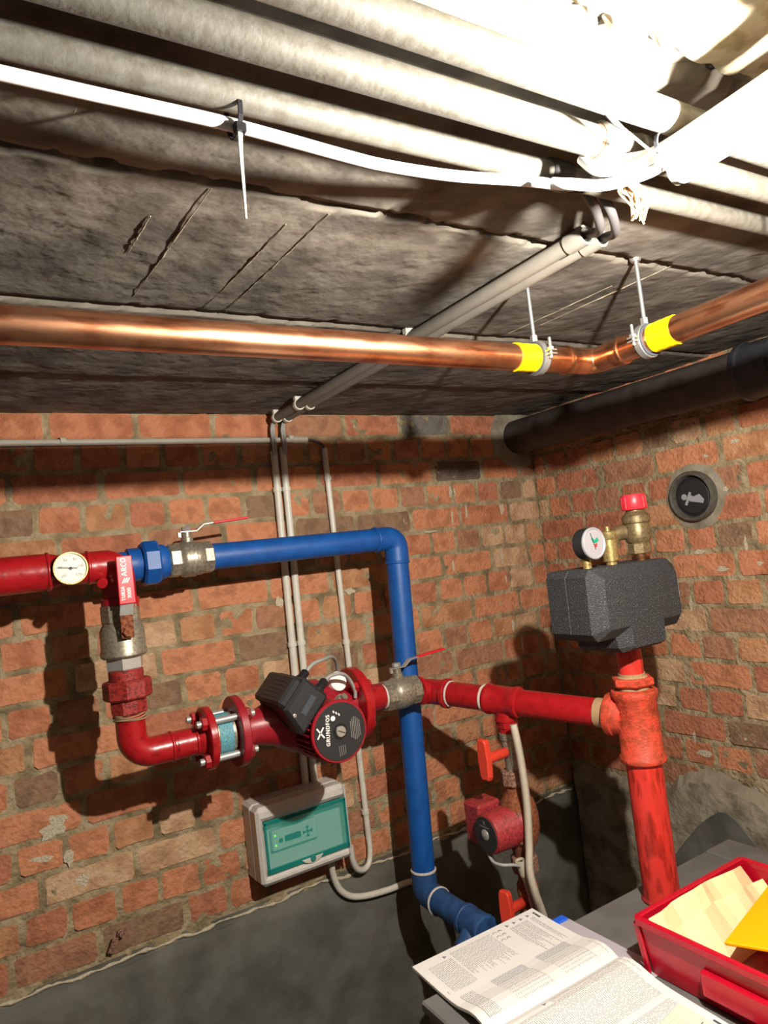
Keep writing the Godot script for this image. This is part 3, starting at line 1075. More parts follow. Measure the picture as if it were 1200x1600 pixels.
func build_copper() -> void:
	var y := 0.08
	var z := 0.983
	var r := 0.021
	var t := thing("copper_pipe", "shiny copper pipe hung under the ceiling with an elbow and yellow tape", "pipe", V(-1.3, y - r, z))
	part(t, "tube", cyl(G.new(), V(-3.39, y, 0.979), V(-0.83, y, 0.985), r, 0.0, 40), M.copper)
	part(t, "tube", cyl(G.new(), V(-0.780, y, 1.045), V(-0.772, y + 0.008, 3.7), r, 0.0, 40), M.copper)
	# elbow
	var g := G.new()
	var pts := [V(-0.842, y, 0.985)]
	pts.append_array(fillet([V(-0.825, y, 0.985), V(-0.780, y, 0.985), V(-0.780, y, 1.035)], 0.034, 10))
	pts.append(V(-0.780, y, 1.05))
	tube(g, pts, 0.0216, 32)
	part(t, "elbow", g, M.copper)
	g = G.new()
	lathe(g, V(-0.848, y, 0.985), Vector3.RIGHT, [[0, 0.0215], [0.001, 0.0236], [0.004, 0.0245], [0.008, 0.0236], [0.010, 0.0225], [0.022, 0.0225]], 32)
	part(t, "socket_bead", g, M.solder)
	g = G.new()
	lathe(g, V(-0.780, y, 1.056), Vector3.FORWARD, [[0, 0.0215], [0.001, 0.0236], [0.004, 0.0245], [0.008, 0.0236], [0.010, 0.0225], [0.022, 0.0225]], 32)
	part(t, "socket_bead", g, M.solder)
	# tapes
	g = G.new()
	var pf := []
	for i in 9:
		pf.append([i * 0.005, 0.0228 + 0.0002 * sin(i * 1.7)])
	lathe(g, V(-0.958, y, 0.9848), Vector3.RIGHT, pf, 36)
	part(t, "yellow_tape", g, M.tape, "yellow adhesive tape wrapped round the pipe")
	g = G.new()
	pf = []
	for i in 10:
		pf.append([i * 0.0045, 0.0232 + 0.0002 * sin(i * 1.9 + 1.0)])
	lathe(g, V(-0.7785, y + 0.0005, 1.112), Vector3.BACK, pf, 36)
	part(t, "yellow_tape", g, M.tape, "yellow adhesive tape wrapped round the pipe")
	# hangers
	hanger(V(-0.910, y, 0.985), Vector3.RIGHT, "rod hanger clamp holding the copper pipe left of its elbow")
	hanger(V(-0.7787, y, 1.098), Vector3.BACK, "rod hanger clamp holding the copper pipe right of its elbow")

func hanger(c: Vector3, ax: Vector3, label: String) -> void:
	var top := CE + Y0
	var t := thing("pipe_hanger", label, "pipe clamp", Vector3(c.x, c.y - 0.026, c.z), "hangers of the copper pipe")
	var s := ax.cross(Vector3.UP).normalized()
	part(t, "threaded_rod", cyl(G.new(), c + Vector3(0, 0.026, 0), Vector3(c.x, top, c.z), 0.0034, 0.0, 12), M.zinc)
	part(t, "ceiling_plate", lathe(G.new(), Vector3(c.x, top - 0.007, c.z), Vector3.UP, [[0, 0.007], [0.003, 0.009], [0.009, 0.009]], 16), M.zinc)
	var g := G.new()
	hexa(g, c + Vector3(0, 0.026, 0), c + Vector3(0, 0.038, 0), 0.0062, 0.001)
	part(t, "boss_nut", g, M.zinc)
	g = lathe(G.new(), c - ax * 0.008, ax, [[0, 0.0215], [0.0, 0.0262], [0.016, 0.0262], [0.016, 0.0215]], 32)
	part(t, "rubber_lining", g, M.rubber)
	g = lathe(G.new(), c - ax * 0.006, ax, [[0, 0.0262], [0.001, 0.028], [0.011, 0.028], [0.012, 0.0262]], 32)
	part(t, "clamp_band", g, M.zinc)
	for q in [-1.0, 1.0]:
		g = G.new()
		var e: Vector3 = c + s * (0.033 * q)
		bar(g, e + Vector3(0, 0.003, 0) - s * 0.007, e + Vector3(0, 0.003, 0) + s * 0.007, Vector3.UP, 0.014, 0.0025, 0.0005)
		bar(g, e + Vector3(0, -0.003, 0) - s * 0.007, e + Vector3(0, -0.003, 0) + s * 0.007, Vector3.UP, 0.014, 0.0025, 0.0005)
		part(t, "clamp_ear", g, M.zinc)
		g = G.new()
		cyl(g, e - Vector3(0, 0.009, 0), e + Vector3(0, 0.024, 0), 0.0026, 0.0, 10)
		hexa(g, e + Vector3(0, 0.004, 0), e + Vector3(0, 0.009, 0), 0.0055, 0.0008)
		part(t, "clamp_screw", g, M.zinc)

func clip(parent, c: Vector3, ax: Vector3, away: Vector3, r: float) -> void:
	var g := G.new()
	var s := ax.cross(away).normalized()
	lathe(g, c - ax * 0.006, ax, [[0, r], [0, r + 0.0026], [0.012, r + 0.0026], [0.012, r]], 20)
	bbox(g, Transform3D(Basis(s, away, ax), c - away * (r + 0.004)), Vector3(r * 1.9, 0.010, 0.013), 0.001)
	part(parent, "clip", g, M.white_pvc)

func build_conduits() -> void:
	var gp := "grey conduits under the ceiling"
	for i in 2:
		var x := -0.978 + 0.031 * i
		var r := 0.0118 - 0.001 * i
		var t := thing("ceiling_conduit", ["left one of the two grey conduits running along the ceiling to the brick wall", "right one of the two grey conduits running along the ceiling to the brick wall"][i], "conduit", V(x, 0.18, 0.6), gp)
		var g := G.new()
		cyl(g, V(x + 0.004, 0.197, 0.055), V(x + 0.012, 0.197, 1.135), r, 0.0008, 20)
		part(t, "tube", g, M.grey_pvc)
		g = lathe(G.new(), V(x + 0.012, 0.197, 1.13), Vector3.BACK, [[0.0, r], [0.001, r + 0.0022], [0.034, r + 0.0022], [0.034, r - 0.001], [0.002, r - 0.001]], 20, false, 0.0, false)
		part(t, "open_socket", g, M.grey_pvc)
		for zz in [0.062, 0.205, 0.72]:
			clip(t, V(x + 0.004 + 0.008 * zz, 0.197, zz), Vector3.BACK, Vector3.DOWN, r)
	# grey cables curling from the near ends up to the ceiling pipes
	for i in 2:
		var x := -0.964 + 0.030 * i
		var g := tube(G.new(), smooth_path([V(x, 0.197, 1.12), V(x, 0.196, 1.165), V(x - 0.010, 0.188, 1.19), V(x - 0.032, 0.183, 1.212), V(x - 0.062, 0.190, 1.232), V(x - 0.085, 0.204, 1.240), V(x - 0.095, 0.216, 1.242)], 7), 0.0062, 10)
		solo("electric_cable", g, M.cable_dark, ["grey cable curling out of the left ceiling conduit's open end", "grey cable curling out of the right ceiling conduit's open end"][i], "cable", "grey cables leaving the ceiling conduits")
	# cables dropping from the conduits into the wall conduits
	for i in 2:
		var x := -0.974 + 0.031 * i
		for j in 2:
			var g := tube(G.new(), smooth_path([V(x + 0.004 * j, 0.197, 0.075), V(x - 0.002 + 0.005 * j, 0.194, 0.045), V(x - 0.006 + 0.006 * j, 0.172, 0.031), V(x - 0.008 + 0.007 * j, 0.135, 0.036), V(x - 0.004 + 0.006 * j, 0.10, 0.022), V(x - 0.002 + 0.004 * j, 0.07, 0.014)], 6), 0.0036, 10)
			var who = [["left", "right"][i], ["first", "second"][j]]
			solo("electric_cable", g, M.cable_grey, "dark grey cable bending down into the %s wall conduit, %s of its pair" % who, "cable", "cables dropping into the wall conduits")
	# two upright conduits down to the control box
	for i in 2:
		var x := -0.974 + 0.027 * i
		var t := thing("wall_conduit", ["left white upright conduit of the pair behind the blue pipe", "right white upright conduit of the pair behind the blue pipe"][i], "conduit", V(x - 0.012, -0.80, 0.016), "white upright conduits on the brick wall")
		var g := cyl(G.new(), V(x, 0.112 + 0.01 * i, 0.016), V(x - 0.012, -0.80, 0.016), 0.0098, 0.0006, 20)
		part(t, "tube", g, M.white_pvc)
		for yy in [0.005, -0.42]:
			clip(t, V(x - 0.012 * (0.11 - yy) / 0.91, yy, 0.016), Vector3.UP, Vector3.BACK, 0.0098)
	# third, thinner conduit with flexible end
	var t3 := thing("wall_conduit", "thin white upright conduit ending in a ribbed bend beside the control box", "conduit", V(-0.816, -0.99, 0.014), "white upright conduits on the brick wall")
	part(t3, "tube", cyl(G.new(), V(-0.816, 0.118, 0.014), V(-0.814, -0.99, 0.014), 0.0082, 0.0006, 18), M.white_pvc)
	for yy in [0.03, -0.44, -0.915]:
		clip(t3, V(-0.815, yy, 0.014), Vector3.UP, Vector3.BACK, 0.0082)
	part(t3, "flexible_bend", corrugated(G.new(), smooth_path([V(-0.814, -0.985, 0.014), V(-0.815, -1.02, 0.016), V(-0.826, -1.05, 0.022), V(-0.848, -1.058, 0.03), V(-0.872, -1.045, 0.04), V(-0.886, -1.015, 0.046), V(-0.889, -0.975, 0.05)], 6), 0.0088), M.white_pvc)
	# level conduit under the ceiling edge
	var t := thing("wall_conduit", "thin white level conduit running along the top of the brick wall", "conduit", V(-1.9, 0.14, 0.014))
	part(t, "tube", cyl(G.new(), V(-3.39, 0.152, 0.014), V(-0.905, 0.1435, 0.014), 0.0078, 0.0004, 18), M.white_pvc)
	part(t, "end_sleeve", cyl(G.new(), V(-0.914, 0.1435, 0.014), V(-0.868, 0.1435, 0.014), 0.0094, 0.0006, 18), M.white_pvc)
	for xx in [-1.506, -0.919, -2.2]:
		clip(t, V(xx, 0.1475, 0.014), Vector3.RIGHT, Vector3.BACK, 0.0078)
	solo("electric_cable", tube(G.new(), smooth_path([V(-0.875, 0.1435, 0.014), V(-0.852, 0.142, 0.016), V(-0.828, 0.132, 0.018), V(-0.817, 0.115, 0.015), V(-0.816, 0.09, 0.014)], 6), 0.0036, 10), M.cable_dark, "short dark cable bridging the level conduit and the thin upright conduit", "cable")
	# white cable from the box into the dark behind the blue pipe
	solo("electric_cable", tube(G.new(), smooth_path([V(-0.948, -0.96, 0.045), V(-0.946, -1.0, 0.04), V(-0.941, -1.04, 0.032), V(-0.925, -1.085, 0.028), V(-0.893, -1.115, 0.026), V(-0.845, -1.13, 0.026), V(-0.774, -1.138, 0.026), V(-0.70, -1.142, 0.024), V(-0.64, -1.165, 0.024), V(-0.58, -1.24, 0.03), V(-0.56, -1.4, 0.03)], 8), 0.0086, 14), M.white_pvc, "thick white cable looping from under the control box behind the blue pipe", "cable")

func build_drain() -> void:
	var a := V(-0.068, 0.143, 0.0)
	var b := V(-0.092, 0.126, 0.86)
	var t := thing("drain_pipe", "thick dark drain pipe along the ceiling edge of the right wall", "pipe", (a + b) * 0.5 - Vector3(0, 0.06, 0))
	part(t, "tube", cyl(G.new(), a, b, 0.058, 0.0, 40), M.drain)
	var d := (b - a).normalized()
	var g := lathe(G.new(), b - d * 0.012, d, [[0, 0.058], [0.002, 0.068], [0.006, 0.071], [0.018, 0.071], [0.022, 0.067], [0.09, 0.066], [0.094, 0.058]], 40)
	part(t, "socket", g, M.drainblack)
	part(t, "tube", cyl(G.new(), b + d * 0.08, b + d * 2.7, 0.06, 0.0, 40), M.drainblack)
	# capped opening in the right wall
	var c := V(0.0, -0.147, 0.61)
	t = thing("capped_wall_duct", "round duct opening in the right brick wall with a black plug inside", "duct", c - Vector3(0, 0.07, 0))
	g = lathe(G.new(), c + Vector3(0.01, 0, 0), Vector3.LEFT, [[0, 0.095], [0.011, 0.093], [0.0145, 0.085], [0.0155, 0.066]], 34, false, 0.0, false)
	part(t, "mortar_collar", g, M.cement)
	g = lathe(G.new(), c + Vector3(0.012, 0, 0), Vector3.LEFT, [[0.0, 0.0565], [0.036, 0.0575], [0.039, 0.0605], [0.039, 0.0645], [0.033, 0.069], [0.0, 0.07]], 40, false, 0.0, false)
	part(t, "rim", g, M.galv)
	g = lathe(G.new(), c + Vector3(-0.004, 0, 0), Vector3.LEFT, [[0.0, 0.0575], [0.003, 0.0575], [0.004, 0.05], [0.009, 0.046], [0.010, 0.03], [0.0095, 0.0]], 36)
	var pl := part(t, "plug", g, M.black)
	g = G.new()
	for q in [[-0.012, 0.012], [-0.002, -0.022]]:
		lathe(g, c + Vector3(-0.012, q[0] * 0.6 + 0.002, q[1] * 0.6 - 0.012), Vector3.LEFT, [[0, 0.004], [0, 0.0085], [0.003, 0.0085], [0.003, 0.004]], 14)
	bar(g, c + Vector3(-0.0155, -0.022, -0.022), c + Vector3(-0.0155, 0.012, -0.004), Vector3.LEFT, 0.007, 0.003, 0.0006)
	part(pl, "latch", g, M.labelgrey)
	g = G.new()
	prism(g, Transform3D(Basis(Vector3.BACK, Vector3.UP, Vector3.LEFT), c + Vector3(-0.0145, 0, 0)), P2([[-0.004, -0.014], [0.03, -0.022], [0.034, -0.012], [0.022, 0.004], [0.002, -0.001]]), 0.0016, 0.0003)
	part(pl, "label", g, M.labelgrey)

func weld(g: G, c: Vector3, ax: Vector3, r: float) -> G:
	return lathe(g, c - ax * 0.004, ax, [[0, r], [0.001, r + 0.0022], [0.004, r + 0.0034], [0.007, r + 0.0022], [0.008, r]], 28)

func build_red_line() -> void:
	var z := 0.285
	var X := Vector3.RIGHT
	var D := Vector3.DOWN
	# pipe from the left with thermometer pocket and elbow
	var t := thing("red_pipe", "red painted pipe entering from the left and turning down in an elbow", "pipe", V(-1.7, -0.2, z))
	part(t, "tube", cyl(G.new(), V(-3.39, -0.165, z), V(-1.588, -0.165, z), 0.0365, 0.0, 36), M.red)
	var g := weld(G.new(), V(-1.588, -0.165, z), X, 0.0355)
	part(t, "weld_bead", g, M.red)
	part(t, "tube", lathe(G.new(), V(-1.588, -0.165, z), X, [[0, 0.0365], [0.02, 0.031], [0.075, 0.031]], 32), M.red)
	part(t, "weld_bead", weld(G.new(), V(-1.515, -0.165, z), X, 0.0315), M.red)
	var el := [V(-1.515, -0.165, z)]
	el.append_array(fillet([V(-1.51, -0.165, z), V(-1.459, -0.165, z), V(-1.459, -0.225, z)], 0.046, 12))
	el.append(V(-1.459, -0.24, z))
	part(t, "elbow", tube(G.new(), el, 0.0325, 32), M.red)
	g = lathe(G.new(), V(-1.459, -0.232, z), D, [[0, 0.033], [0.002, 0.037], [0.012, 0.0375], [0.016, 0.036], [0.022, 0.036]], 32)
	part(t, "collar", g, M.red)
	part(t, "drain_stub", cyl(G.new(), V(-1.490, -0.192, z + 0.012), V(-1.497, -0.20, z + 0.04), 0.010, 0.001, 16), M.red)
	# thermometer
	var c := V(-1.552, -0.1635, z + 0.034)
	t = thing("dial_thermometer", "round white dial thermometer with metal rim on the red pipe", "thermometer", c - Vector3(0, 0.034, 0))
	part(t, "case", lathe(G.new(), c, Vector3.BACK, [[-0.006, 0.012], [0.0, 0.028], [0.002, 0.0312], [0.013, 0.0316], [0.0155, 0.0312], [0.0155, 0.0290], [0.0105, 0.0285]], 40, false, 0.0, false), M.brass)
	var dl := part(t, "dial", lathe(G.new(), c + Vector3(0, 0, 0.0105), Vector3.BACK, [[0, 0.0290], [0.001, 0.0290]], 40), M.dial)
	g = G.new()
	for i in 27:
		var a := deg_to_rad(225.0 - 270.0 * i / 26.0)
		var d := Vector3(cos(a), sin(a), 0)
		var l := 0.006 if i % 5 == 0 else 0.0035
		bar(g, c + d * 0.0265 + Vector3(0, 0, 0.0118), c + d * (0.0265 - l) + Vector3(0, 0, 0.0118), Vector3.BACK, 0.0006, 0.0003, 0.00005)
	part(dl, "scale_marks", g, M.inkpale)
	for i in 6:
		var a := deg_to_rad(225.0 - 270.0 * i / 5.0)
		lettering(dl, "numeral", str(i * 20 + 20), Transform3D(Basis.IDENTITY, c + Vector3(cos(a) * 0.0185, sin(a) * 0.0185, 0.0118)), 0.0048, M.inkpale)
	g = G.new()
	bar(g, c + Vector3(0.012, -0.001, 0.0128), c + Vector3(-0.023, 0.003, 0.0128), Vector3.BACK, 0.0016, 0.0005, 0.0001)
	lathe(g, c + Vector3(0, 0, 0.0122), Vector3.BACK, [[0, 0.003], [0.001, 0.003]], 14)
	part(dl, "needle", g, M.ink)
	part(t, "stem", cyl(G.new(), c + Vector3(0, 0, -0.03), c + Vector3(0, 0, 0.0), 0.008, 0.0, 16), M.brass)
	# vertical ball valve
	var vx := -1.461
	t = thing("ball_valve", "weathered steel ball valve below the red elbow with a flat red lever", "valve", V(vx, -0.385, z))
	g = G.new()
	hexa(g, V(vx, -0.245, z), V(vx, -0.283, z), 0.0385, 0.003, 0.0, 8)
	part(t, "top_hexagon", g, M.nickel)
	g = lathe(G.new(), V(vx, -0.280, z), D, [[0, 0.034], [0.01, 0.040], [0.018, 0.0435], [0.056, 0.0435], [0.060, 0.0455], [0.068, 0.0455], [0.072, 0.041]], 36)
	part(t, "body", g, M.nickel)
	g = G.new()
	hexa(g, V(vx, -0.35, z), V(vx, -0.378, z), 0.0375, 0.003, 0.3, 6)
	part(t, "bottom_hexagon", g, M.steel)
	g = lathe(G.new(), V(vx, -0.30, z + 0.036), Vector3.BACK, [[0, 0.016], [0.012, 0.016], [0.014, 0.011], [0.020, 0.011]], 20)
	part(t, "stem_gland", g, M.nickel)
	g = G.new()
	hexa(g, V(vx, -0.30, z + 0.06), V(vx, -0.30, z + 0.068), 0.010, 0.001)
	part(t, "lever_nut", g, M.rust)
	g = G.new()
	bar(g, V(vx, -0.312, z + 0.058), V(vx, -0.266, z + 0.060), Vector3.BACK, 0.024, 0.004, 0.001)
	var lv := part(t, "lever_root", g, M.rust, "rusty root of the lever")
	g = G.new()
	bar(g, V(vx, -0.268, z + 0.0595), V(vx + 0.003, -0.238, z + 0.066), Vector3.BACK, 0.026, 0.0035, 0.001)
	part(t, "lever_shank", g, M.steel)
	g = G.new()
	prism(g, Transform3D(Basis(X, Vector3.UP, Vector3.BACK), V(vx + 0.003, -0.245, z + 0.066)), P2([[-0.0155, 0], [0.0155, 0], [0.0150, 0.092], [0.0135, 0.0945], [-0.0135, 0.0945], [-0.0150, 0.092]]), 0.0055, 0.0015)
	var grip := part(t, "lever_grip", g, M.lever, "red plastic grip with white lettering")
	var bt := Basis(Vector3.UP, Vector3.LEFT, Vector3.BACK)
	lettering(grip, "lettering", "ARCO", Transform3D(bt, V(vx + 0.001, -0.172, z + 0.0717)), 0.0105, M.letterwhite, true)
	lettering(grip, "lettering", "TURIA", Transform3D(bt, V(vx - 0.004, -0.224, z + 0.0717)), 0.0072, M.letterwhite, true)
	lettering(grip, "lettering", "3000", Transform3D(bt, V(vx + 0.007, -0.224, z + 0.0717)), 0.0072, M.letterwhite, true)
	g = G.new()
	for q in [-1, 0, 1]:
		bar(g, V(vx + 0.003 + 0.0042 * q - 0.003, -0.204, z + 0.0717), V(vx + 0.003 + 0.0042 * q + 0.003, -0.194, z + 0.0717), Vector3.BACK, 0.0024, 0.0006, 0.0001)
	part(grip, "emblem", g, M.letterwhite)
	# union below the valve and the big bend
	t = thing("pipe_union", "rusty red union nut between the valve and the lower red bend", "pipe fitting", V(vx, -0.468, z))
	part(t, "threaded_sleeve", lathe(G.new(), V(vx, -0.376, z), D, [[0, 0.030], [0.004, 0.034], [0.034, 0.034]], 30), M.redrust)
	g = G.new()
	hexa(g, V(vx, -0.398, z), V(vx, -0.436, z), 0.0475, 0.004, 0.2, 8)
	part(t, "union_nut", g, M.redrust)
	g = G.new()
	hexa(g, V(vx, -0.434, z), V(vx, -0.466, z), 0.0365, 0.003, 0.5, 8)
	part(t, "tail_piece", g, M.redrust)
	g = G.new()
	for i in 4:
		var pts := []
		for j in 25:
			var a := TAU * j / 24.0
			pts.append(V(vx, -0.464 - 0.004 * i + 0.002 * sin(a * 2 + i), z) + Vector3(cos(a), 0, sin(a)) * (0.0315 + 0.001 * sin(a * 3 + i * 2)))
		tube(g, pts, 0.0016, 6, false)
	part(t, "hemp_packing", g, M.hemp)
	t = thing("red_pipe", "red painted bend curving from the union towards the flanges", "pipe", V(-1.40, -0.58, z))
	var bend := [V(vx, -0.462, z)]
	bend.append_array(fillet([V(vx, -0.470, z), V(vx, -0.551, z), V(-1.375, -0.551, z)], 0.068, 16))
	part(t, "bend", tube(G.new(), bend, 0.029, 32), M.red)
	part(t, "weld_bead", weld(G.new(), V(-1.385, -0.551, z), X, 0.0285), M.red)
	part(t, "tube", cyl(G.new(), V(-1.385, -0.551, z), V(-1.318, -0.551, z), 0.029, 0.0, 32), M.red)
	part(t, "weld_bead", weld(G.new(), V(-1.335, -0.551, z), X, 0.0285), M.red)
	# flanges, wafer valve between them, bolts
	flange(V(-1.318, -0.551, z), X, 0.066, 0.016, M.red, "red flange at the end of the bend, left of the blue-labelled wafer valve", [0.0, 0.0])
	g = lathe(G.new(), V(-1.302, -0.551, z), X, [[0, 0.036], [0.004, 0.044], [0.044, 0.044], [0.048, 0.036]], 36)
	t = thing("wafer_check_valve", "wafer check valve with peeling blue label clamped between two red flanges", "valve", V(-1.278, -0.595, z))
	part(t, "body", g, M.nickel)
	part(t, "label_band", lathe(G.new(), V(-1.294, -0.551, z), X, [[0, 0.0442], [0, 0.0452], [0.030, 0.0452], [0.030, 0.0442]], 36), M.bluesticker)
	flange(V(-1.254, -0.551, z), X, 0.076, 0.018, M.pumpred, "dark red flange at the pump inlet, right of the wafer valve", [0.0, 0.0])
	for i in 4:
		var a := TAU * (i + 0.5) / 4.0
		var d := Vector3(0, cos(a), sin(a)) * 0.054
		var b := thing("flange_bolt", ["steel flange bolt above the wafer valve, facing the room", "steel flange bolt below the wafer valve, facing the room", "steel flange bolt below the wafer valve, wall side", "steel flange bolt above the wafer valve, wall side"][i], "bolt", V(-1.28, -0.551, z) + d, "bolts through the pump inlet flanges")
		part(b, "shank", cyl(G.new(), V(-1.34, -0.551, z) + d, V(-1.215, -0.551, z) + d, 0.0075, 0.0, 12), M.steel)
		g = G.new()
		hexa(g, V(-1.331, -0.551, z) + d, V(-1.3185, -0.551, z) + d, 0.0145, 0.0015)
		part(b, "bolt_head", g, M.red)
		g = G.new()
		hexa(g, V(-1.2355, -0.551, z) + d, V(-1.224, -0.551, z) + d, 0.0145, 0.0015)
		part(b, "nut", g, M.redrust)
	# right of the pump: cone, ball valve
	t = thing("red_reducer", "short red cone between the pump flange and the silver ball valve", "pipe fitting", V(-0.90, -0.60, z))
	part(t, "cone", lathe(G.new(), V(-0.938, -0.551, z), X, [[0, 0.040], [0.02, 0.033], [0.062, 0.0305], [0.064, 0.0285], [0.070, 0.0285]], 32), M.red)
	part(t, "sealant_ring", lathe(G.new(), V(-0.874, -0.553, z), X, [[0, 0.0288], [0.001, 0.0305], [0.004, 0.0305], [0.005, 0.0288]], 28), M.paintline)
	ball_valve_x(V(-0.870, -0.5535, z), X, 0.034, "silver ball valve right of the big pump with a thin red lever", M.nickel, 1.0)
	# pipe to the riser
	var S := V(-0.728, -0.569, 0.285)
	var T := V(-0.545, -0.608, 0.776)
	var dir := (T - S).normalized()
	t = thing("red_pipe", "long red pipe running from the ball valve to the upright red riser", "pipe", (S + T) * 0.5 - Vector3(0, 0.03, 0))
	part(t, "nipple", cyl(G.new(), V(-0.775, -0.560, z), V(-0.745, -0.565, z), 0.0275, 0.0, 28), M.red)
	var e2 := [V(-0.768, -0.561, z)]
	e2.append_array(fillet([V(-0.762, -0.562, z), S, S + dir * 0.05], 0.03, 10))
	e2.append(S + dir * 0.055)
	part(t, "elbow", tube(G.new(), e2, 0.0315, 30), M.red)
	part(t, "elbow_rim", lathe(G.new(), S + dir * 0.042, dir, [[0, 0.0315], [0.002, 0.0365], [0.012, 0.0370], [0.014, 0.0345]], 32), M.red)
	part(t, "elbow_rim", lathe(G.new(), V(-0.766, -0.561, z), X, [[0, 0.0315], [0.002, 0.0355], [0.010, 0.0355], [0.012, 0.0315]], 32), M.red)
	part(t, "tube", cyl(G.new(), S + dir * 0.05, S + dir * 0.20, 0.0302, 0.0, 32), M.red)
	part(t, "sealant_ring", lathe(G.new(), S + dir * 0.058, dir, [[0, 0.0305], [0.001, 0.0325], [0.004, 0.0325], [0.005, 0.0305]], 28), M.paintline)
	# tee over the small pump
	part(t, "tee_fitting", lathe(G.new(), S + dir * 0.165, dir, [[0, 0.031], [0.002, 0.0355], [0.010, 0.0362], [0.013, 0.034], [0.074, 0.034], [0.077, 0.0362], [0.086, 0.0355], [0.088, 0.031]], 32), M.red)
	part(t, "sealant_ring", lathe(G.new(), S + dir * 0.155, dir, [[0, 0.0305], [0.001, 0.0325], [0.005, 0.0325], [0.006, 0.0305]], 28), M.paintline)
	var tc := S + dir * 0.21
	g = lathe(G.new(), Vector3(tc.x, tc.y, tc.z), Vector3.DOWN, [[0.0, 0.024], [0.036, 0.024], [0.038, 0.026], [0.046, 0.026], [0.048, 0.022], [0.052, 0.022]], 26)
	part(t, "tee_branch", g, M.red)
	part(t, "tube", cyl(G.new(), S + dir * 0.24, S + dir * 0.455, 0.0302, 0.0, 32), M.red)
	part(t, "hemp_packing", cyl(G.new(), S + dir * 0.437, S + dir * 0.46, 0.0312, 0.0006, 28), M.hemp)
	# riser with tee and the nut below the safety group
	var rx := -0.545
	var rz := 0.776
	t = thing("red_riser", "upright worn red riser pipe standing on the grey boiler top", "pipe", V(rx, -0.98, rz))
	part(t, "tube", cyl(G.new(), V(rx, -0.98, rz), V(rx, -0.69, rz), 0.0365, 0.0, 36), M.redold)
	part(t, "foot_ring", lathe(G.new(), V(rx, -0.981, rz), Vector3.UP, [[0, 0.041], [0.005, 0.041], [0.008, 0.037]], 32), M.redrust)
	g = lathe(G.new(), V(rx, -0.698, rz), Vector3.UP, [[0, 0.038], [0.002, 0.046], [0.006, 0.0480], [0.013, 0.0470], [0.018, 0.0425], [0.128, 0.0425], [0.134, 0.0465], [0.142, 0.0480], [0.148, 0.0465], [0.150, 0.036]], 40)
	lathe(g, T, -dir, [[0.025, 0.039], [0.047, 0.041], [0.049, 0.0445], [0.060, 0.0452], [0.064, 0.043], [0.065, 0.032]], 36)
	part(t, "tee_fitting", g, M.redtee, "chalky pink-red tee fitting")
	part(t, "thread", lathe(G.new(), V(rx, -0.55, rz), Vector3.UP, [[0, 0.031], [0.003, 0.0325], [0.006, 0.031], [0.009, 0.0325], [0.012, 0.031]], 28), M.hemp)
	g = G.new()
	hexa(g, V(rx, -0.540, rz), V(rx, -0.523, rz), 0.0445, 0.003, 0.35)
	part(t, "lock_nut", g, M.redtee)
	part(t, "thread", lathe(G.new(), V(rx, -0.523, rz), Vector3.UP, [[0, 0.031], [0.003, 0.0275], [0.008, 0.0275]], 28), M.hemp)
	part(t, "neck_tube", cyl(G.new(), V(rx, -0.523, rz), V(rx, -0.44, rz), 0.0255, 0.0, 32), M.redold)

func flange(o: Vector3, ax: Vector3, r: float, th: float, m: Material, label: String, _x) -> void:
	var t := thing("pipe_flange", label, "flange", o - Vector3(0, r, 0))
	part(t, "disc", lathe(G.new(), o, ax, [[0, r - 0.002], [0.002, r], [th - 0.002, r], [th, r - 0.002]], 40), m)
	part(t, "hub", lathe(G.new(), o, ax, [[-0.014, 0.0295], [0.0, 0.038], [th, 0.038]], 32), m)

# ball valve along +axis starting at o; r is the pipe radius; lever lies parallel above
func ball_valve_x(o: Vector3, ax: Vector3, r: float, label: String, m: Material, side: float) -> void:
	var t := thing("ball_valve", label, "valve", o + ax * 0.055 - Vector3(0, r, 0))
	var g := G.new()
	hexa(g, o, o + ax * 0.026, r * 1.12, 0.003, 0.25, 8)
	part(t, "end_hexagon", g, m)
	part(t, "body", lathe(G.new(), o, ax, [[0.024, r * 0.98], [0.030, r * 1.12], [0.036, r * 1.18], [0.058, r * 1.18], [0.060, r * 1.10], [0.074, r * 1.10], [0.078, r * 1.0]], 36), m)
	g = G.new()
	hexa(g, o + ax * 0.076, o + ax * 0.10, r * 1.08, 0.003, 0.25, 8)
	part(t, "end_hexagon", g, m)
	var c := o + ax * 0.048
	part(t, "stem_gland", lathe(G.new(), c + Vector3(0, r * 1.12, 0), Vector3.UP, [[0, 0.014], [0.010, 0.014], [0.011, 0.0105], [0.022, 0.0105]], 20), m)
	g = G.new()
	hexa(g, c + Vector3(0, r * 1.12 + 0.026, 0), c + Vector3(0, r * 1.12 + 0.036, 0), 0.0105, 0.001)
	part(t, "lever_nut", g, M.steel)
	g = G.new()
	var h := r * 1.12 + 0.024
	var p0 := c + Vector3(0, h, 0) - ax * 0.016
	var p1 := c + Vector3(0, h, 0) + ax * 0.022
	var p2 := c + Vector3(0, h + 0.014, 0) + ax * 0.040
	var p3 := c + Vector3(0, h + 0.016, 0) + ax * 0.064
	var p4 := c + Vector3(0, h + 0.022, 0) + ax * 0.150
	bar(g, p0, p1, Vector3.UP, 0.019, 0.0026, 0.0005)
	bar(g, p1, p2, Vector3.UP, 0.017, 0.0026, 0.0005)
	bar(g, p2, p3, Vector3.UP, 0.016, 0.0026, 0.0005)
	part(t, "lever", g, M.steel)
	g = G.new()
	bar(g, p3, p4, Vector3.UP, 0.018, 0.005, 0.0015)
	part(t, "lever_grip", g, M.lever)
	g = G.new()
	abox(g, c + Vector3(-0.02, h - 0.012, -0.004), c + Vector3(-0.013, h, 0.004), 0.0008)
	part(t, "stop_pin", g, M.steel)

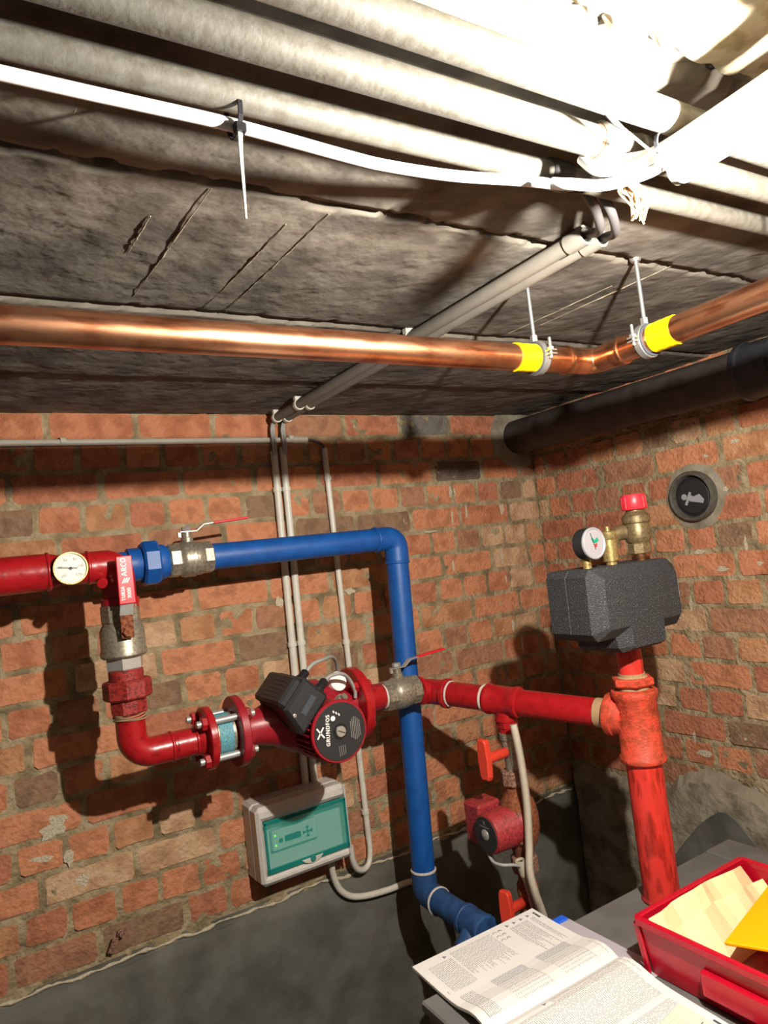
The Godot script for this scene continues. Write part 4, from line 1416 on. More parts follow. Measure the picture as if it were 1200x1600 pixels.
func build_pump() -> void:
	var z := 0.285
	var X := Vector3.RIGHT
	var c := V(-1.076, -0.557, z)
	var t := thing("heating_pump", "large dark red circulation pump with black terminal box and round nameplate", "pump", c - Vector3(0, 0.09, 0))
	var g := lathe(G.new(), V(-1.236, -0.553, z), X, [[0, 0.040], [0.035, 0.038], [0.07, 0.050], [0.11, 0.074], [0.15, 0.080], [0.19, 0.076], [0.235, 0.050], [0.262, 0.040], [0.282, 0.042]], 36)
	part(t, "volute", g, M.pumpred)
	g = lathe(G.new(), V(-0.962, -0.551, z), X, [[0, 0.081], [0.002, 0.084], [0.020, 0.084], [0.024, 0.080]], 40)
	part(t, "outlet_flange", g, M.red)
	for i in 4:
		var a := TAU * (i + 0.5) / 4.0
		var d := Vector3(0, cos(a), sin(a)) * 0.063
		g = G.new()
		hexa(g, V(-0.938, -0.551, z) + d, V(-0.928, -0.551, z) + d, 0.0125, 0.0012)
		hexa(g, V(-0.974, -0.551, z) + d, V(-0.962, -0.551, z) + d, 0.0125, 0.0012)
		part(t, "flange_bolt", g, M.red)
	# motor
	var mc := V(-1.068, -0.570, 0.33)
	g = lathe(G.new(), mc, Vector3.BACK, [[-0.02, 0.072], [0.0, 0.074], [0.004, 0.074], [0.008, 0.060], [0.082, 0.058], [0.090, 0.064], [0.098, 0.0665], [0.101, 0.0645], [0.101, 0.060]], 44)
	part(t, "motor_housing", g, M.pumpred)
	for i in 20:
		var a := PI * 0.80 + TAU * 0.62 * i / 19.0
		var d := Vector3(cos(a), sin(a), 0)
		g = G.new()
		bar(g, mc + d * 0.062 + Vector3(0, 0, 0.008), mc + d * 0.0605 + Vector3(0, 0, 0.086), d, 0.003, 0.014, 0.0006)
		part(t, "cooling_fin", g, M.pumpred)
	var fz := 0.4315
	var fc := V(-1.068, -0.570, fz)
	var plate := part(t, "nameplate", lathe(G.new(), fc, Vector3.BACK, [[-0.002, 0.0605], [0.0008, 0.0605], [0.0012, 0.060]], 44), M.black, "black round nameplate with white lettering")
	var bt := Basis(Vector3(0.08, 1, 0).normalized(), Vector3(-1, 0.08, 0).normalized(), Vector3.BACK)
	lettering(plate, "lettering", "GRUNDFOS", Transform3D(bt, fc + Vector3(-0.0285, 0.008, 0.0014)), 0.0092, M.letterwhite, true)
	g = G.new()
	for s in [-1.0, 1.0]:
		var lc := fc + Vector3(-0.046, 0.006, 0.0014)
		bar(g, lc + Vector3(-0.008, -0.011 * s, 0), lc + Vector3(0.008, 0.011 * s, 0), Vector3.BACK, 0.0034, 0.0008, 0.0002)
	part(plate, "emblem", g, M.letterwhite)
	g = G.new()
	lathe(g, fc + Vector3(-0.014, 0.030, 0.001), Vector3.BACK, [[0, 0.0035], [0, 0.0055], [0.0006, 0.0055], [0.0006, 0.0035]], 16)
	for i in 3:
		bar(g, fc + Vector3(-0.012 + 0.006 * i, 0.046 - 0.004 * i, 0.0014), fc + Vector3(-0.010 + 0.006 * i, 0.041 - 0.004 * i, 0.0014), Vector3.BACK, 0.003, 0.0006, 0.0001)
	part(plate, "mark", g, M.letterwhite)
	g = G.new()
	for i in 6:
		bar(g, fc + Vector3(0.026 + 0.0042 * i, -0.026 + absf(i - 2.5) * 0.003, 0.0012), fc + Vector3(0.026 + 0.0042 * i, 0.026 - absf(i - 2.5) * 0.004, 0.0012), Vector3.BACK, 0.0018, 0.0005, 0.0001)
	for i in 4:
		bar(g, fc + Vector3(-0.006 + 0.0045 * i, -0.052 + 0.001 * i, 0.0012), fc + Vector3(-0.006 + 0.0045 * i, -0.030, 0.0012), Vector3.BACK, 0.0014, 0.0005, 0.0001)
	part(plate, "small_print", g, M.inkpale)
	part(plate, "hub_recess", lathe(G.new(), fc, Vector3.BACK, [[0.0, 0.0165], [0.0028, 0.0165], [0.0028, 0.0135]], 28), M.blackgloss)
	g = lathe(G.new(), fc, Vector3.BACK, [[0.0, 0.0115], [0.006, 0.0115], [0.0075, 0.010], [0.0075, 0.0]], 24)
	var sc := part(plate, "vent_screw", g, M.steel)
	g = G.new()
	bar(g, fc + Vector3(-0.008, 0.004, 0.0078), fc + Vector3(0.008, -0.004, 0.0078), Vector3.BACK, 0.0018, 0.0012, 0.0001)
	part(plate, "screw_slot", g, M.ink)
	# terminal box, set at 45 degrees on the motor
	var tb := P2([[-1.182, -0.504], [-1.131, -0.450], [-1.124, -0.449], [-1.080, -0.491], [-1.080, -0.499], [-1.140, -0.562], [-1.148, -0.563]])
	for i in tb.size():
		tb[i].y += Y0
	var F := Transform3D(Basis.IDENTITY, Vector3(0, 0, 0.262))
	g = prism(G.new(), F, tb, 0.155, 0.007, 0.01)
	var bx := part(t, "terminal_box", g, M.black, "black plastic terminal box")
	# lid: raised cap on the upper left face with ribs
	var nA := Vector3(0.051, 0.054, 0).normalized()
	var nC := Vector3(-0.054, 0.051, 0).normalized()
	var lo := V(-1.1565, -0.477, 0.335)
	g = G.new()
	bbox(g, Transform3D(Basis(nA, nC, Vector3.BACK), lo + nC * 0.006), Vector3(0.070, 0.022, 0.148), 0.006)
	var lid := part(bx, "lid", g, M.black)
	for i in 5:
		g = G.new()
		var sh := -0.020 + 0.0095 * i
		bar(g, lo + nC * 0.0172 + nA * sh + Vector3(0, 0, -0.035 + 0.004 * i), lo + nC * 0.0172 + nA * sh + Vector3(0, 0, 0.052), nC, 0.0018, 0.0018, 0.0004)
		part(bx, "rib", g, M.rubber)
	g = G.new()
	prism(g, Transform3D(Basis(Vector3.RIGHT, Vector3.UP, Vector3.BACK), V(-1.127, -0.504, 0.4165)).rotated_local(Vector3.BACK, 0.85), P2([[-0.022, -0.007], [0.022, -0.007], [0.022, 0.007], [-0.022, 0.007]]), 0.0012, 0.0003)
	part(bx, "label_field", g, M.rubber)
	g = lathe(G.new(), V(-1.161, -0.519, 0.416), Vector3.BACK, [[0, 0.004], [0.002, 0.004], [0.0025, 0.003]], 14)
	part(bx, "lid_screw", g, M.steel)
	for q in [[-1.106, -0.463, 0.335], [-1.086, -0.482, 0.385]]:
		g = G.new()
		var o := V(q[0], q[1], q[2])
		var ax := Vector3(0.75, 0.66, 0).normalized()
		lathe(g, o - ax * 0.008, ax, [[0, 0.012], [0.012, 0.012], [0.014, 0.0105], [0.030, 0.0100], [0.033, 0.007]], 12)
		part(bx, "cable_gland", g, M.blackgloss)
	# supply cables looping behind the motor
	solo("pump_cable", tube(G.new(), smooth_path([V(-1.087, -0.446, 0.335), V(-1.066, -0.434, 0.33), V(-1.03, -0.432, 0.31), V(-0.99, -0.436, 0.27), V(-0.955, -0.462, 0.22), V(-0.935, -0.52, 0.17), V(-0.938, -0.60, 0.10), V(-0.952, -0.65, 0.040)], 7), 0.0045, 10), M.cable_grey, "grey cable arching over the pump from the rear terminal-box gland", "cable")
	solo("pump_cable", tube(G.new(), smooth_path([V(-1.067, -0.465, 0.385), V(-1.050, -0.460, 0.38), V(-1.02, -0.462, 0.37), V(-0.992, -0.48, 0.35), V(-0.972, -0.512, 0.335), V(-0.97, -0.53, 0.33)], 7), 0.0042, 10), M.cable_grey, "grey cable looping from the front gland to the pump flange", "cable")
	g = lathe(G.new(), V(-1.004, -0.487, 0.318), Vector3(0.18, 0.3, 1).normalized(), [[-0.03, 0.020], [0.0, 0.0225], [0.002, 0.0225], [0.003, 0.021]], 26)
	part(t, "white_sticker_boss", g, M.letterwhite, "round white sticker")
	g = lathe(G.new(), V(-1.018, -0.525, 0.345), Vector3(0.3, 0.5, 0.8).normalized(), [[-0.01, 0.013], [0.008, 0.012], [0.012, 0.008], [0.02, 0.008]], 16)
	part(t, "bleed_screw", g, M.nickel)

func build_blue_line() -> void:
	var z := 0.205
	var X := Vector3.RIGHT
	var y := -0.166
	var t := thing("blue_pipe", "blue painted pipe passing behind the red elbow with a big union nut", "pipe", V(-1.9, -0.2, z))
	part(t, "tube", cyl(G.new(), V(-3.39, y, z), V(-1.40, y, z), 0.0302, 0.0, 32), M.blue)
	part(t, "socket", lathe(G.new(), V(-1.425, y, z), X, [[0, 0.0305], [0.002, 0.0365], [0.030, 0.0365], [0.034, 0.034]], 32), M.blue)
	var g := G.new()
	hexa(g, V(-1.395, y, z), V(-1.358, y, z), 0.0505, 0.005, 0.3, 8)
	part(t, "union_nut", g, M.blue)
	part(t, "tail_piece", lathe(G.new(), V(-1.358, y, z), X, [[0, 0.040], [0.012, 0.039], [0.020, 0.034], [0.024, 0.031]], 28), M.blue)
	ball_valve_x(V(-1.337, y, z), X, 0.0345, "silver ball valve in the level blue pipe with a thin red lever", M.nickel, 1.0)
	t = thing("blue_pipe", "long blue pipe running level, then straight down through an elbow", "pipe", V(-0.75, -1.05, z))
	part(t, "tube", cyl(G.new(), V(-1.240, y, z), V(-0.79, y, z), 0.0302, 0.0, 32), M.blue)
	var el := [V(-0.80, y, z)]
	el.append_array(fillet([V(-0.79, y, z), V(-0.730, y, z), V(-0.733, -0.225, z)], 0.048, 12))
	el.append(V(-0.7335, -0.235, z))
	part(t, "elbow", tube(G.new(), el, 0.0318, 32), M.blue)
	part(t, "weld_bead", weld(G.new(), V(-0.793, y, z), X, 0.0312), M.blue)
	var a := V(-0.7335, -0.232, z)
	var b := V(-0.764, -1.035, z)
	var d := (b - a).normalized()
	part(t, "weld_bead", weld(G.new(), a, d, 0.0312), M.blue)
	part(t, "tube", cyl(G.new(), a, b, 0.0302, 0.0, 32), M.blue)
	part(t, "sealant_ring", lathe(G.new(), b - d * 0.008, d, [[0, 0.0305], [0.0015, 0.0335], [0.005, 0.0335], [0.0065, 0.0305]], 28), M.paintline)
	t = thing("blue_pipe", "dusty blue elbow and pipe leading forward near the floor behind the booklet", "pipe", V(-0.76, -1.11, 0.33))
	el = [b]
	el.append_array(fillet([b + d * 0.008, V(-0.766, -1.085, z), V(-0.766, -1.088, z + 0.06)], 0.042, 10))
	el.append(V(-0.766, -1.088, z + 0.066))
	part(t, "elbow", tube(G.new(), el, 0.0325, 30), M.bluedust)
	part(t, "sealant_ring", lathe(G.new(), V(-0.766, -1.088, z + 0.058), Vector3.BACK, [[0, 0.0325], [0.0015, 0.0350], [0.005, 0.0350], [0.0065, 0.0325]], 28), M.paintline)
	part(t, "tube", cyl(G.new(), V(-0.766, -1.088, z + 0.06), V(-0.764, -1.092, 0.452), 0.0305, 0.0, 30), M.bluedust)
	part(t, "tee_fitting", lathe(G.new(), V(-0.765, -1.091, 0.370), Vector3.BACK, [[0, 0.031], [0.002, 0.0355], [0.012, 0.036], [0.014, 0.034], [0.07, 0.034], [0.072, 0.036], [0.08, 0.0355], [0.082, 0.031]], 30), M.bluedust)
	g = lathe(G.new(), V(-0.765, -1.091, 0.410), Vector3(-0.75, -0.6, 0.25), [[0.0, 0.026], [0.048, 0.026], [0.050, 0.029], [0.060, 0.029], [0.062, 0.022]], 24)
	part(t, "tee_branch", g, M.bluedust)
	g = lathe(G.new(), V(-0.80, -1.119, 0.422), Vector3(-0.75, -0.6, 0.25), [[0.01, 0.016], [0.035, 0.016], [0.037, 0.012], [0.055, 0.012], [0.056, 0.017], [0.070, 0.017]], 14)
	part(t, "drain_cock", g, M.bronze)

func build_control_box() -> void:
	var x0 := -1.160
	var x1 := -0.908
	var y0 := -0.984
	var y1 := -0.792
	var t := thing("control_box", "white wall-mounted control box with a teal see-through flap", "control box", V((x0 + x1) * 0.5, y0, 0.0))
	var w := x1 - x0
	var F := Transform3D(Basis(Vector3.RIGHT, Vector3.UP, Vector3.BACK), V(x0, y0, 0.003))
	var h := y1 - y0
	var rr := P2([[0.008, 0], [w - 0.008, 0], [w, 0.008], [w, h - 0.008], [w - 0.008, h], [0.008, h], [0, h - 0.008], [0, 0.008]])
	part(t, "back_shell", prism(G.new(), F, rr, 0.052, 0.002), M.boxwhite)
	# front shell: frame round the window
	var wx0 := x0 + 0.018
	var wx1 := x1 - 0.006
	var wy0 := y0 + 0.028
	var wy1 := y1 - 0.036
	var g := G.new()
	var zf := 0.098
	var za := 0.050
	# side profile of the front shell: bows forward
	abox(g, V(x0 + 0.001, wy1, za), V(x1 - 0.001, y1 - 0.001, zf), 0.010)
	abox(g, V(x0 + 0.001, y0 + 0.001, za), V(x1 - 0.001, wy0, zf), 0.010)
	abox(g, V(x0 + 0.001, y0 + 0.004, za), V(wx0, y1 - 0.004, zf), 0.008)
	abox(g, V(wx1, y0 + 0.004, za), V(x1 - 0.001, y1 - 0.004, zf), 0.003)
	part(t, "front_shell", g, M.boxwhite)
	g = G.new()
	abox(g, V(wx0 - 0.002, wy0 - 0.002, za), V(wx1 + 0.002, wy1 + 0.002, za + 0.008), 0.001)
	part(t, "recess_panel", g, M.boxface)
	# controller inside
	g = G.new()
	abox(g, V(wx0 + 0.026, wy0 + 0.042, za + 0.006), V(wx0 + 0.152, wy0 + 0.092, za + 0.026), 0.003)
	var ctl := part(t, "controller", g, M.boxface)
	g = G.new()
	abox(g, V(wx0 + 0.060, wy0 + 0.058, za + 0.0255), V(wx0 + 0.104, wy0 + 0.073, za + 0.0275), 0.0005)
	part(ctl, "display", g, M.boxdark)
	var kc := V(wx0 + 0.123, wy0 + 0.066, za + 0.0265)
	for q in [[0, 0], [0.010, 0], [-0.010, 0], [0, 0.010], [0, -0.010]]:
		g = G.new()
		var o := kc + Vector3(q[0], q[1], 0)
		if q[0] == 0 and q[1] == 0:
			bbox(g, Transform3D(Basis.IDENTITY, o), Vector3(0.008, 0.008, 0.003), 0.0008)
		else:
			lathe(g, o - Vector3(0, 0, 0.001), Vector3.BACK, [[0, 0.006], [0.0025, 0.0052]], 3, true, atan2(q[1], q[0]))
		part(ctl, "key", g, M.keyblue)
	g = G.new()
	abox(g, V(wx0 + 0.044, wy0 + 0.060, za + 0.0255), V(wx0 + 0.054, wy0 + 0.070, za + 0.0275), 0.0005)
	part(ctl, "key", g, M.boxdark)
	for yy in [0.080, 0.056]:
		g = lathe(G.new(), V(wx0 + 0.035, wy0 + yy, za + 0.0255), Vector3.BACK, [[0, 0.0024], [0.0015, 0.0024], [0.0025, 0.0014], [0.003, 0.0]], 12)
		part(ctl, "status_light", g, M.led, "small lit green indicator")
	# teal flap: thin pane with thicker rim
	g = G.new()
	abox(g, V(wx0, wy0 + 0.004, zf - 0.003), V(wx1, wy1, zf - 0.0005), 0.0004)
	var fl := part(t, "flap", g, M.teal, "teal transparent flap")
	g = G.new()
	abox(g, V(wx0, wy1 - 0.009, zf - 0.004), V(wx1, wy1 - 0.001, zf + 0.002), 0.001)
	abox(g, V(wx0, wy0 + 0.001, zf - 0.004), V(wx1, wy0 + 0.013, zf + 0.002), 0.001)
	abox(g, V(wx0, wy0 + 0.004, zf - 0.004), V(wx0 + 0.006, wy1 - 0.002, zf + 0.002), 0.001)
	abox(g, V(wx1 - 0.006, wy0 + 0.004, zf - 0.004), V(wx1, wy1 - 0.002, zf + 0.002), 0.001)
	part(fl, "flap_rim", g, M.tealthick)
	g = G.new()
	prism(g, Transform3D(Basis(Vector3.RIGHT, Vector3.UP, Vector3.BACK), V((wx0 + wx1) * 0.5 + 0.006, wy0 + 0.005, zf)), P2([[-0.03, 0.004], [-0.02, -0.006], [0, -0.011], [0.02, -0.006], [0.03, 0.004]]), 0.003, 0.001)
	part(fl, "finger_tab", g, M.boxwhite)
	part(fl, "lock_knob", lathe(G.new(), V((wx0 + wx1) * 0.5 + 0.006, wy0 + 0.006, zf + 0.002), Vector3.BACK, [[0, 0.0075], [0.004, 0.0075], [0.005, 0.006]], 16), M.tealthick)

func build_boiler_side() -> void:
	# boiler casing
	var t := thing("boiler", "grey sheet-metal boiler whose flat top carries the booklet and the red bin", "boiler", V(-0.66, -1.79, 1.2))
	var g := G.new()
	abox(g, V(-1.10, -1.785, 0.716), V(-0.215, -0.995, 1.55), 0.004)
	part(t, "casing", g, M.boiler)
	g = G.new()
	abox(g, V(-1.106, -0.998, 0.708), V(-0.303, -0.980, 1.556), 0.003)
	part(t, "top_panel", g, M.boiler)
	g = G.new()
	abox(g, V(-0.3005, -0.998, 0.708), V(-0.210, -0.9785, 1.556), 0.003)
	part(t, "top_panel", g, M.boiler)
	# safety group in its insulation block
	t = thing("safety_group", "black foam insulation block on the red riser with gauge and relief valve on top", "safety valve", V(-0.565, -0.46, 0.776))
	var poly := P2([[-0.700, -0.298], [-0.688, -0.284], [-0.452, -0.284], [-0.432, -0.300], [-0.430, -0.405], [-0.446, -0.425], [-0.494, -0.425], [-0.498, -0.447], [-0.508, -0.457], [-0.622, -0.457], [-0.632, -0.447], [-0.636, -0.425], [-0.688, -0.425], [-0.702, -0.410]])
	for i in poly.size():
		poly[i].y += Y0
	var front := P2([[-0.672, -0.312], [-0.668, -0.306], [-0.468, -0.306], [-0.453, -0.318], [-0.452, -0.398], [-0.458, -0.404], [-0.512, -0.404], [-0.514, -0.444], [-0.518, -0.448], [-0.606, -0.448], [-0.610, -0.444], [-0.612, -0.404], [-0.668, -0.404], [-0.673, -0.398]])
	for i in front.size():
		front[i].y += Y0
	if Geometry2D.is_polygon_clockwise(poly):
		front.reverse()
	part(t, "insulation_half", prism(G.new(), Transform3D(Basis.IDENTITY, Vector3(0, 0, 0.712)), poly, 0.063, 0.0015, 0.010), M.foam)
	part(t, "insulation_half", prism(G.new(), Transform3D(Basis.IDENTITY, Vector3(0, 0, 0.776)), poly, 0.074, 0.022, 0.0015, front), M.foam)
	g = G.new()
	tube(g, [V(-0.4445, -0.318, 0.8405), V(-0.4435, -0.36, 0.841), V(-0.447, -0.395, 0.841), V(-0.449, -0.412, 0.838)], 0.003, 8)
	part(t, "bare_edge", g, M.labelgrey, "pale scuffed edge")
	# pressure gauge
	var gc := V(-0.648, -0.234, 0.784)
	g = lathe(G.new(), gc, Vector3.BACK, [[0, 0.028], [0.003, 0.0315], [0.026, 0.0325], [0.029, 0.0325], [0.031, 0.0305]], 36)
	var gg := part(t, "pressure_gauge", g, M.black, "black pressure gauge with white dial")
	part(gg, "bezel", lathe(G.new(), gc + Vector3(0, 0, 0.029), Vector3.BACK, [[0, 0.0325], [0.004, 0.0320], [0.005, 0.030], [0.003, 0.0275]], 36), M.glassring)
	part(gg, "dial", lathe(G.new(), gc + Vector3(0, 0, 0.030), Vector3.BACK, [[0, 0.028], [0.0015, 0.028]], 32), M.letterwhite)
	g = prism(G.new(), Transform3D(Basis.IDENTITY, gc + Vector3(0, 0, 0.0316)), P2([[-0.002, -0.001], [-0.008, 0.010], [-0.003, 0.012], [0.002, 0.006], [0.010, 0.012], [0.014, 0.004], [0.006, 0.0]]), 0.0006, 0.0001)
	part(gg, "dial_mark", g, M.dialgreen, "green dial mark")
	g = prism(G.new(), Transform3D(Basis.IDENTITY, gc + Vector3(0, 0, 0.0318)), P2([[-0.001, -0.002], [0.009, 0.0], [0.006, -0.009], [0.0, -0.008]]), 0.0006, 0.0001)
	part(gg, "dial_mark", g, M.dialred, "red dial mark")
	g = G.new()
	bar(g, gc + Vector3(0.002, -0.013, 0.0326), gc + Vector3(-0.008, 0.021, 0.0326), Vector3.BACK, 0.0014, 0.0005, 0.0001)
	part(gg, "needle", g, M.ink)
	part(gg, "stem", cyl(G.new(), V(-0.648, -0.288, 0.79), V(-0.648, -0.262, 0.79), 0.009, 0.001, 14), M.brass)
	# air vent
	g = lathe(G.new(), V(-0.572, -0.290, 0.787), Vector3.UP, [[0, 0.011], [0.012, 0.011], [0.014, 0.0155], [0.058, 0.0155], [0.060, 0.0175], [0.074, 0.0180], [0.076, 0.016], [0.077, 0.005], [0.086, 0.005], [0.087, 0.003]], 26)
	part(t, "air_vent", g, M.brass, "brass automatic air vent")
	# relief valve
	var sv := V(-0.478, -0.290, 0.787)
	part(t, "valve_thread", lathe(G.new(), sv, Vector3.UP, [[0, 0.0185], [0.010, 0.0185], [0.012, 0.0195], [0.022, 0.0195]], 24), M.solder)
	g = G.new()
	hexa(g, sv + Vector3(0, 0.020, 0), sv + Vector3(0, 0.044, 0), 0.0245, 0.002, 0.2, 8)
	lathe(g, sv, Vector3.UP, [[0.043, 0.021], [0.048, 0.0255], [0.056, 0.0275], [0.074, 0.0275], [0.080, 0.0255], [0.086, 0.0255], [0.088, 0.029], [0.102, 0.029], [0.105, 0.026], [0.112, 0.019], [0.116, 0.019]], 30)
	var rv := part(t, "relief_valve", g, M.bronze, "bronze relief valve body")
	g = tube(G.new(), smooth_path([sv + Vector3(-0.004, 0.066, -0.01), sv + Vector3(-0.026, 0.070, -0.022), sv + Vector3(-0.044, 0.062, -0.030), sv + Vector3(-0.050, 0.044, -0.032)], 6), 0.0165, 20)
	part(rv, "outlet", g, M.bronze)
	part(rv, "outlet_lip", lathe(G.new(), sv + Vector3(-0.0495, 0.048, -0.032), Vector3.DOWN, [[0, 0.0165], [0.001, 0.0195], [0.010, 0.0195], [0.010, 0.015]], 20, false, 0.0, false), M.bronze)
	g = lathe(G.new(), sv, Vector3.UP, [[0.116, 0.0255], [0.118, 0.0270], [0.146, 0.0258], [0.149, 0.0235]], 30)
	var cap := part(rv, "red_cap", g, M.redcap, "red plastic cap")
	for i in 12:
		var a := TAU * i / 12.0
		g = G.new()
		var d := Vector3(cos(a), 0, sin(a))
		bar(g, sv + d * 0.0265 + Vector3(0, 0.119, 0), sv + d * 0.0256 + Vector3(0, 0.144, 0), d, 0.0026, 0.0022, 0.0004)
		part(rv, "cap_rib", g, M.redcap)
	# rusty wall hook low on the brick wall
	t = thing("wall_hook", "small rusty pipe bracket screwed low into the brick wall", "bracket", V(-1.49, -1.03, 0.0))
	g = lathe(G.new(), V(-1.476, -1.004, 0.0), Vector3(0.1, 0.1, 1), [[0, 0.009], [0.010, 0.009], [0.012, 0.006], [0.020, 0.006]], 14)
	part(t, "screw_boss", g, M.rustpale)
	g = G.new()
	bar(g, V(-1.502, -1.036, 0.014), V(-1.488, -1.004, 0.018), Vector3.BACK, 0.014, 0.005, 0.001)
	part(t, "arm", g, M.rustpale)

func t_handle(t, c: Vector3, tip: Vector3) -> void:
	var ax := (tip - c).normalized()
	var g := lathe(G.new(), c, ax, [[0, 0.008], [0.006, 0.0115], [c.distance_to(tip), 0.0125]], 16)
	var h := part(t, "handle_stem", g, M.redplastic)
	g = G.new()
	var F := Transform3D(Basis(Vector3.UP.cross(ax).normalized(), Vector3.UP, ax), tip - ax * 0.004)
	prism(g, F, P2([[-0.010, -0.046], [0.010, -0.046], [0.014, -0.038], [0.0165, 0.0], [0.014, 0.038], [0.010, 0.046], [-0.010, 0.046], [-0.014, 0.038], [-0.0165, 0.0], [-0.014, -0.038]]), 0.017, 0.003, 0.003)
	part(t, "handle_bar", g, M.redplastic)

func build_small_pump() -> void:
	var x := -0.652
	var z := 0.480
	var U := Vector3.DOWN
	# upper isolating valve
	var t := thing("isolating_valve", "slim silver valve with a red T-handle hanging under the red pipe", "valve", V(x, -0.75, z), "valves of the small pump")
	var g := G.new()
	hexa(g, V(x, -0.632, z), V(x, -0.648, z), 0.026, 0.002)
	part(t, "red_nut", g, M.red)
	part(t, "red_nipple", cyl(G.new(), V(x, -0.646, z), V(x, -0.662, z), 0.021, 0.001, 24), M.red)
	g = lathe(G.new(), V(x, -0.658, z), U, [[0, 0.020], [0.002, 0.0225], [0.016, 0.0225], [0.019, 0.0195], [0.034, 0.0200], [0.044, 0.0190], [0.046, 0.0175], [0.092, 0.0165], [0.098, 0.0165]], 28)
	part(t, "body", g, M.nickel)
	t_handle(t, V(x - 0.014, -0.702, z + 0.004), V(-0.736, -0.700, z + 0.012))
	# pump
	t = thing("small_circulation_pump", "small old red circulation pump with black face and rusty casing", "pump", V(x, -0.96, z))
	g = G.new()
	hexa(g, V(x, -0.748, z), V(x, -0.782, z), 0.031, 0.003, 0.1, 8)
	part(t, "union_nut", g, M.rustpale)
	g = lathe(G.new(), V(x, -0.780, z), U, [[0, 0.022], [0.012, 0.022], [0.020, 0.026], [0.040, 0.040], [0.070, 0.046], [0.10, 0.046], [0.13, 0.038], [0.150, 0.026], [0.170, 0.022]], 32)
	part(t, "volute", g, M.rust)
	var mc := V(x, -0.868, z)
	var A := Vector3.LEFT
	g = lathe(G.new(), mc, A, [[0.010, 0.050], [0.022, 0.0515], [0.026, 0.048], [0.030, 0.046], [0.094, 0.045], [0.100, 0.043], [0.102, 0.039]], 36)
	part(t, "motor_housing", g, M.pumpred2)
	for i in 4:
		var a := TAU * (i + 0.5) / 4.0
		g = lathe(G.new(), mc + Vector3(0, cos(a), sin(a)) * 0.044, A, [[0.022, 0.006], [0.031, 0.006], [0.032, 0.004]], 10)
		part(t, "housing_screw", g, M.rustpale)
	var fp := part(t, "nameplate", lathe(G.new(), mc, A, [[0.101, 0.0395], [0.1035, 0.0392], [0.104, 0.038]], 32), M.black, "black round nameplate")
	part(fp, "vent_screw", lathe(G.new(), mc, A, [[0.103, 0.0125], [0.106, 0.012], [0.108, 0.009], [0.109, 0.0]], 20), M.steel)
	g = G.new()
	for s in [-1.0, 1.0]:
		bar(g, mc + Vector3(-0.1045, 0.022, -0.004 * s), mc + Vector3(-0.1045, 0.031, 0.004 * s), A, 0.0014, 0.0005, 0.0001)
	bar(g, mc + Vector3(-0.1045, 0.0175, -0.016), mc + Vector3(-0.1045, 0.0175, 0.016), A, 0.002, 0.0005, 0.0001)
	part(fp, "emblem", g, M.inkpale)
	g = G.new()
	abox(g, mc + Vector3(-0.088, -0.046, -0.098), mc + Vector3(-0.018, 0.050, -0.036), 0.006)
	part(t, "terminal_box", g, M.pumpred2)
	solo("pump_cable", tube(G.new(), smooth_path([V(-0.742, -0.912, 0.46), V(-0.752, -0.925, 0.49), V(-0.745, -0.928, 0.515), V(-0.722, -0.932, 0.525), V(-0.700, -0.945, 0.522), V(-0.695, -0.965, 0.52)], 6), 0.0036, 9), M.cable_grey, "thin grey cable from the small pump into a ribbed conduit", "cable")
	# lower valve
	t = thing("isolating_valve", "crusted brown valve with a red T-handle below the small pump", "valve", V(x, -1.12, z), "valves of the small pump")
	g = G.new()
	hexa(g, V(x, -0.945, z), V(x, -0.982, z), 0.032, 0.003, 0.1, 8)
	part(t, "union_nut", g, M.rustpale)
	g = lathe(G.new(), V(x, -0.98, z), U, [[0, 0.020], [0.02, 0.020], [0.03, 0.025], [0.05, 0.026], [0.07, 0.022], [0.09, 0.026], [0.12, 0.026], [0.14, 0.021], [0.62, 0.021], [0.80, 0.021]], 24)
	part(t, "body", g, M.rust)
	t_handle(t, V(x - 0.018, -1.046, z + 0.002), V(-0.735, -1.036, z + 0.022))
	# ribbed conduits
	solo("ribbed_conduit", corrugated(G.new(), smooth_path([V(-0.680, -0.628, 0.535), V(-0.680, -0.660, 0.54), V(-0.675, -0.725, 0.54), V(-0.674, -0.809, 0.54), V(-0.682, -0.891, 0.54), V(-0.694, -0.949, 0.545), V(-0.690, -0.999, 0.55), V(-0.674, -1.062, 0.55), V(-0.66, -1.2, 0.56), V(-0.65, -1.40, 0.56)], 8), 0.0098), M.flex, "long pale ribbed conduit curving past the small pump", "conduit", "ribbed conduits at the small pump")
	t = thing("ribbed_conduit", "short ribbed conduit with a smooth open end below the small pump", "conduit", V(-0.68, -1.1, 0.52), "ribbed conduits at the small pump")
	part(t, "end_sleeve", lathe(G.new(), V(-0.697, -0.932, 0.519), Vector3(0.25, -1, 0), [[0.004, 0.007], [0.0, 0.008], [0.0, 0.0115], [0.034, 0.0112]], 20, false, 0.0, false), M.flex)
	part(t, "hose", corrugated(G.new(), smooth_path([V(-0.689, -0.962, 0.519), V(-0.680, -0.998, 0.52), V(-0.674, -1.034, 0.52), V(-0.666, -1.085, 0.52), V(-0.655, -1.2, 0.53), V(-0.65, -1.35, 0.53)], 8), 0.0098), M.flex)

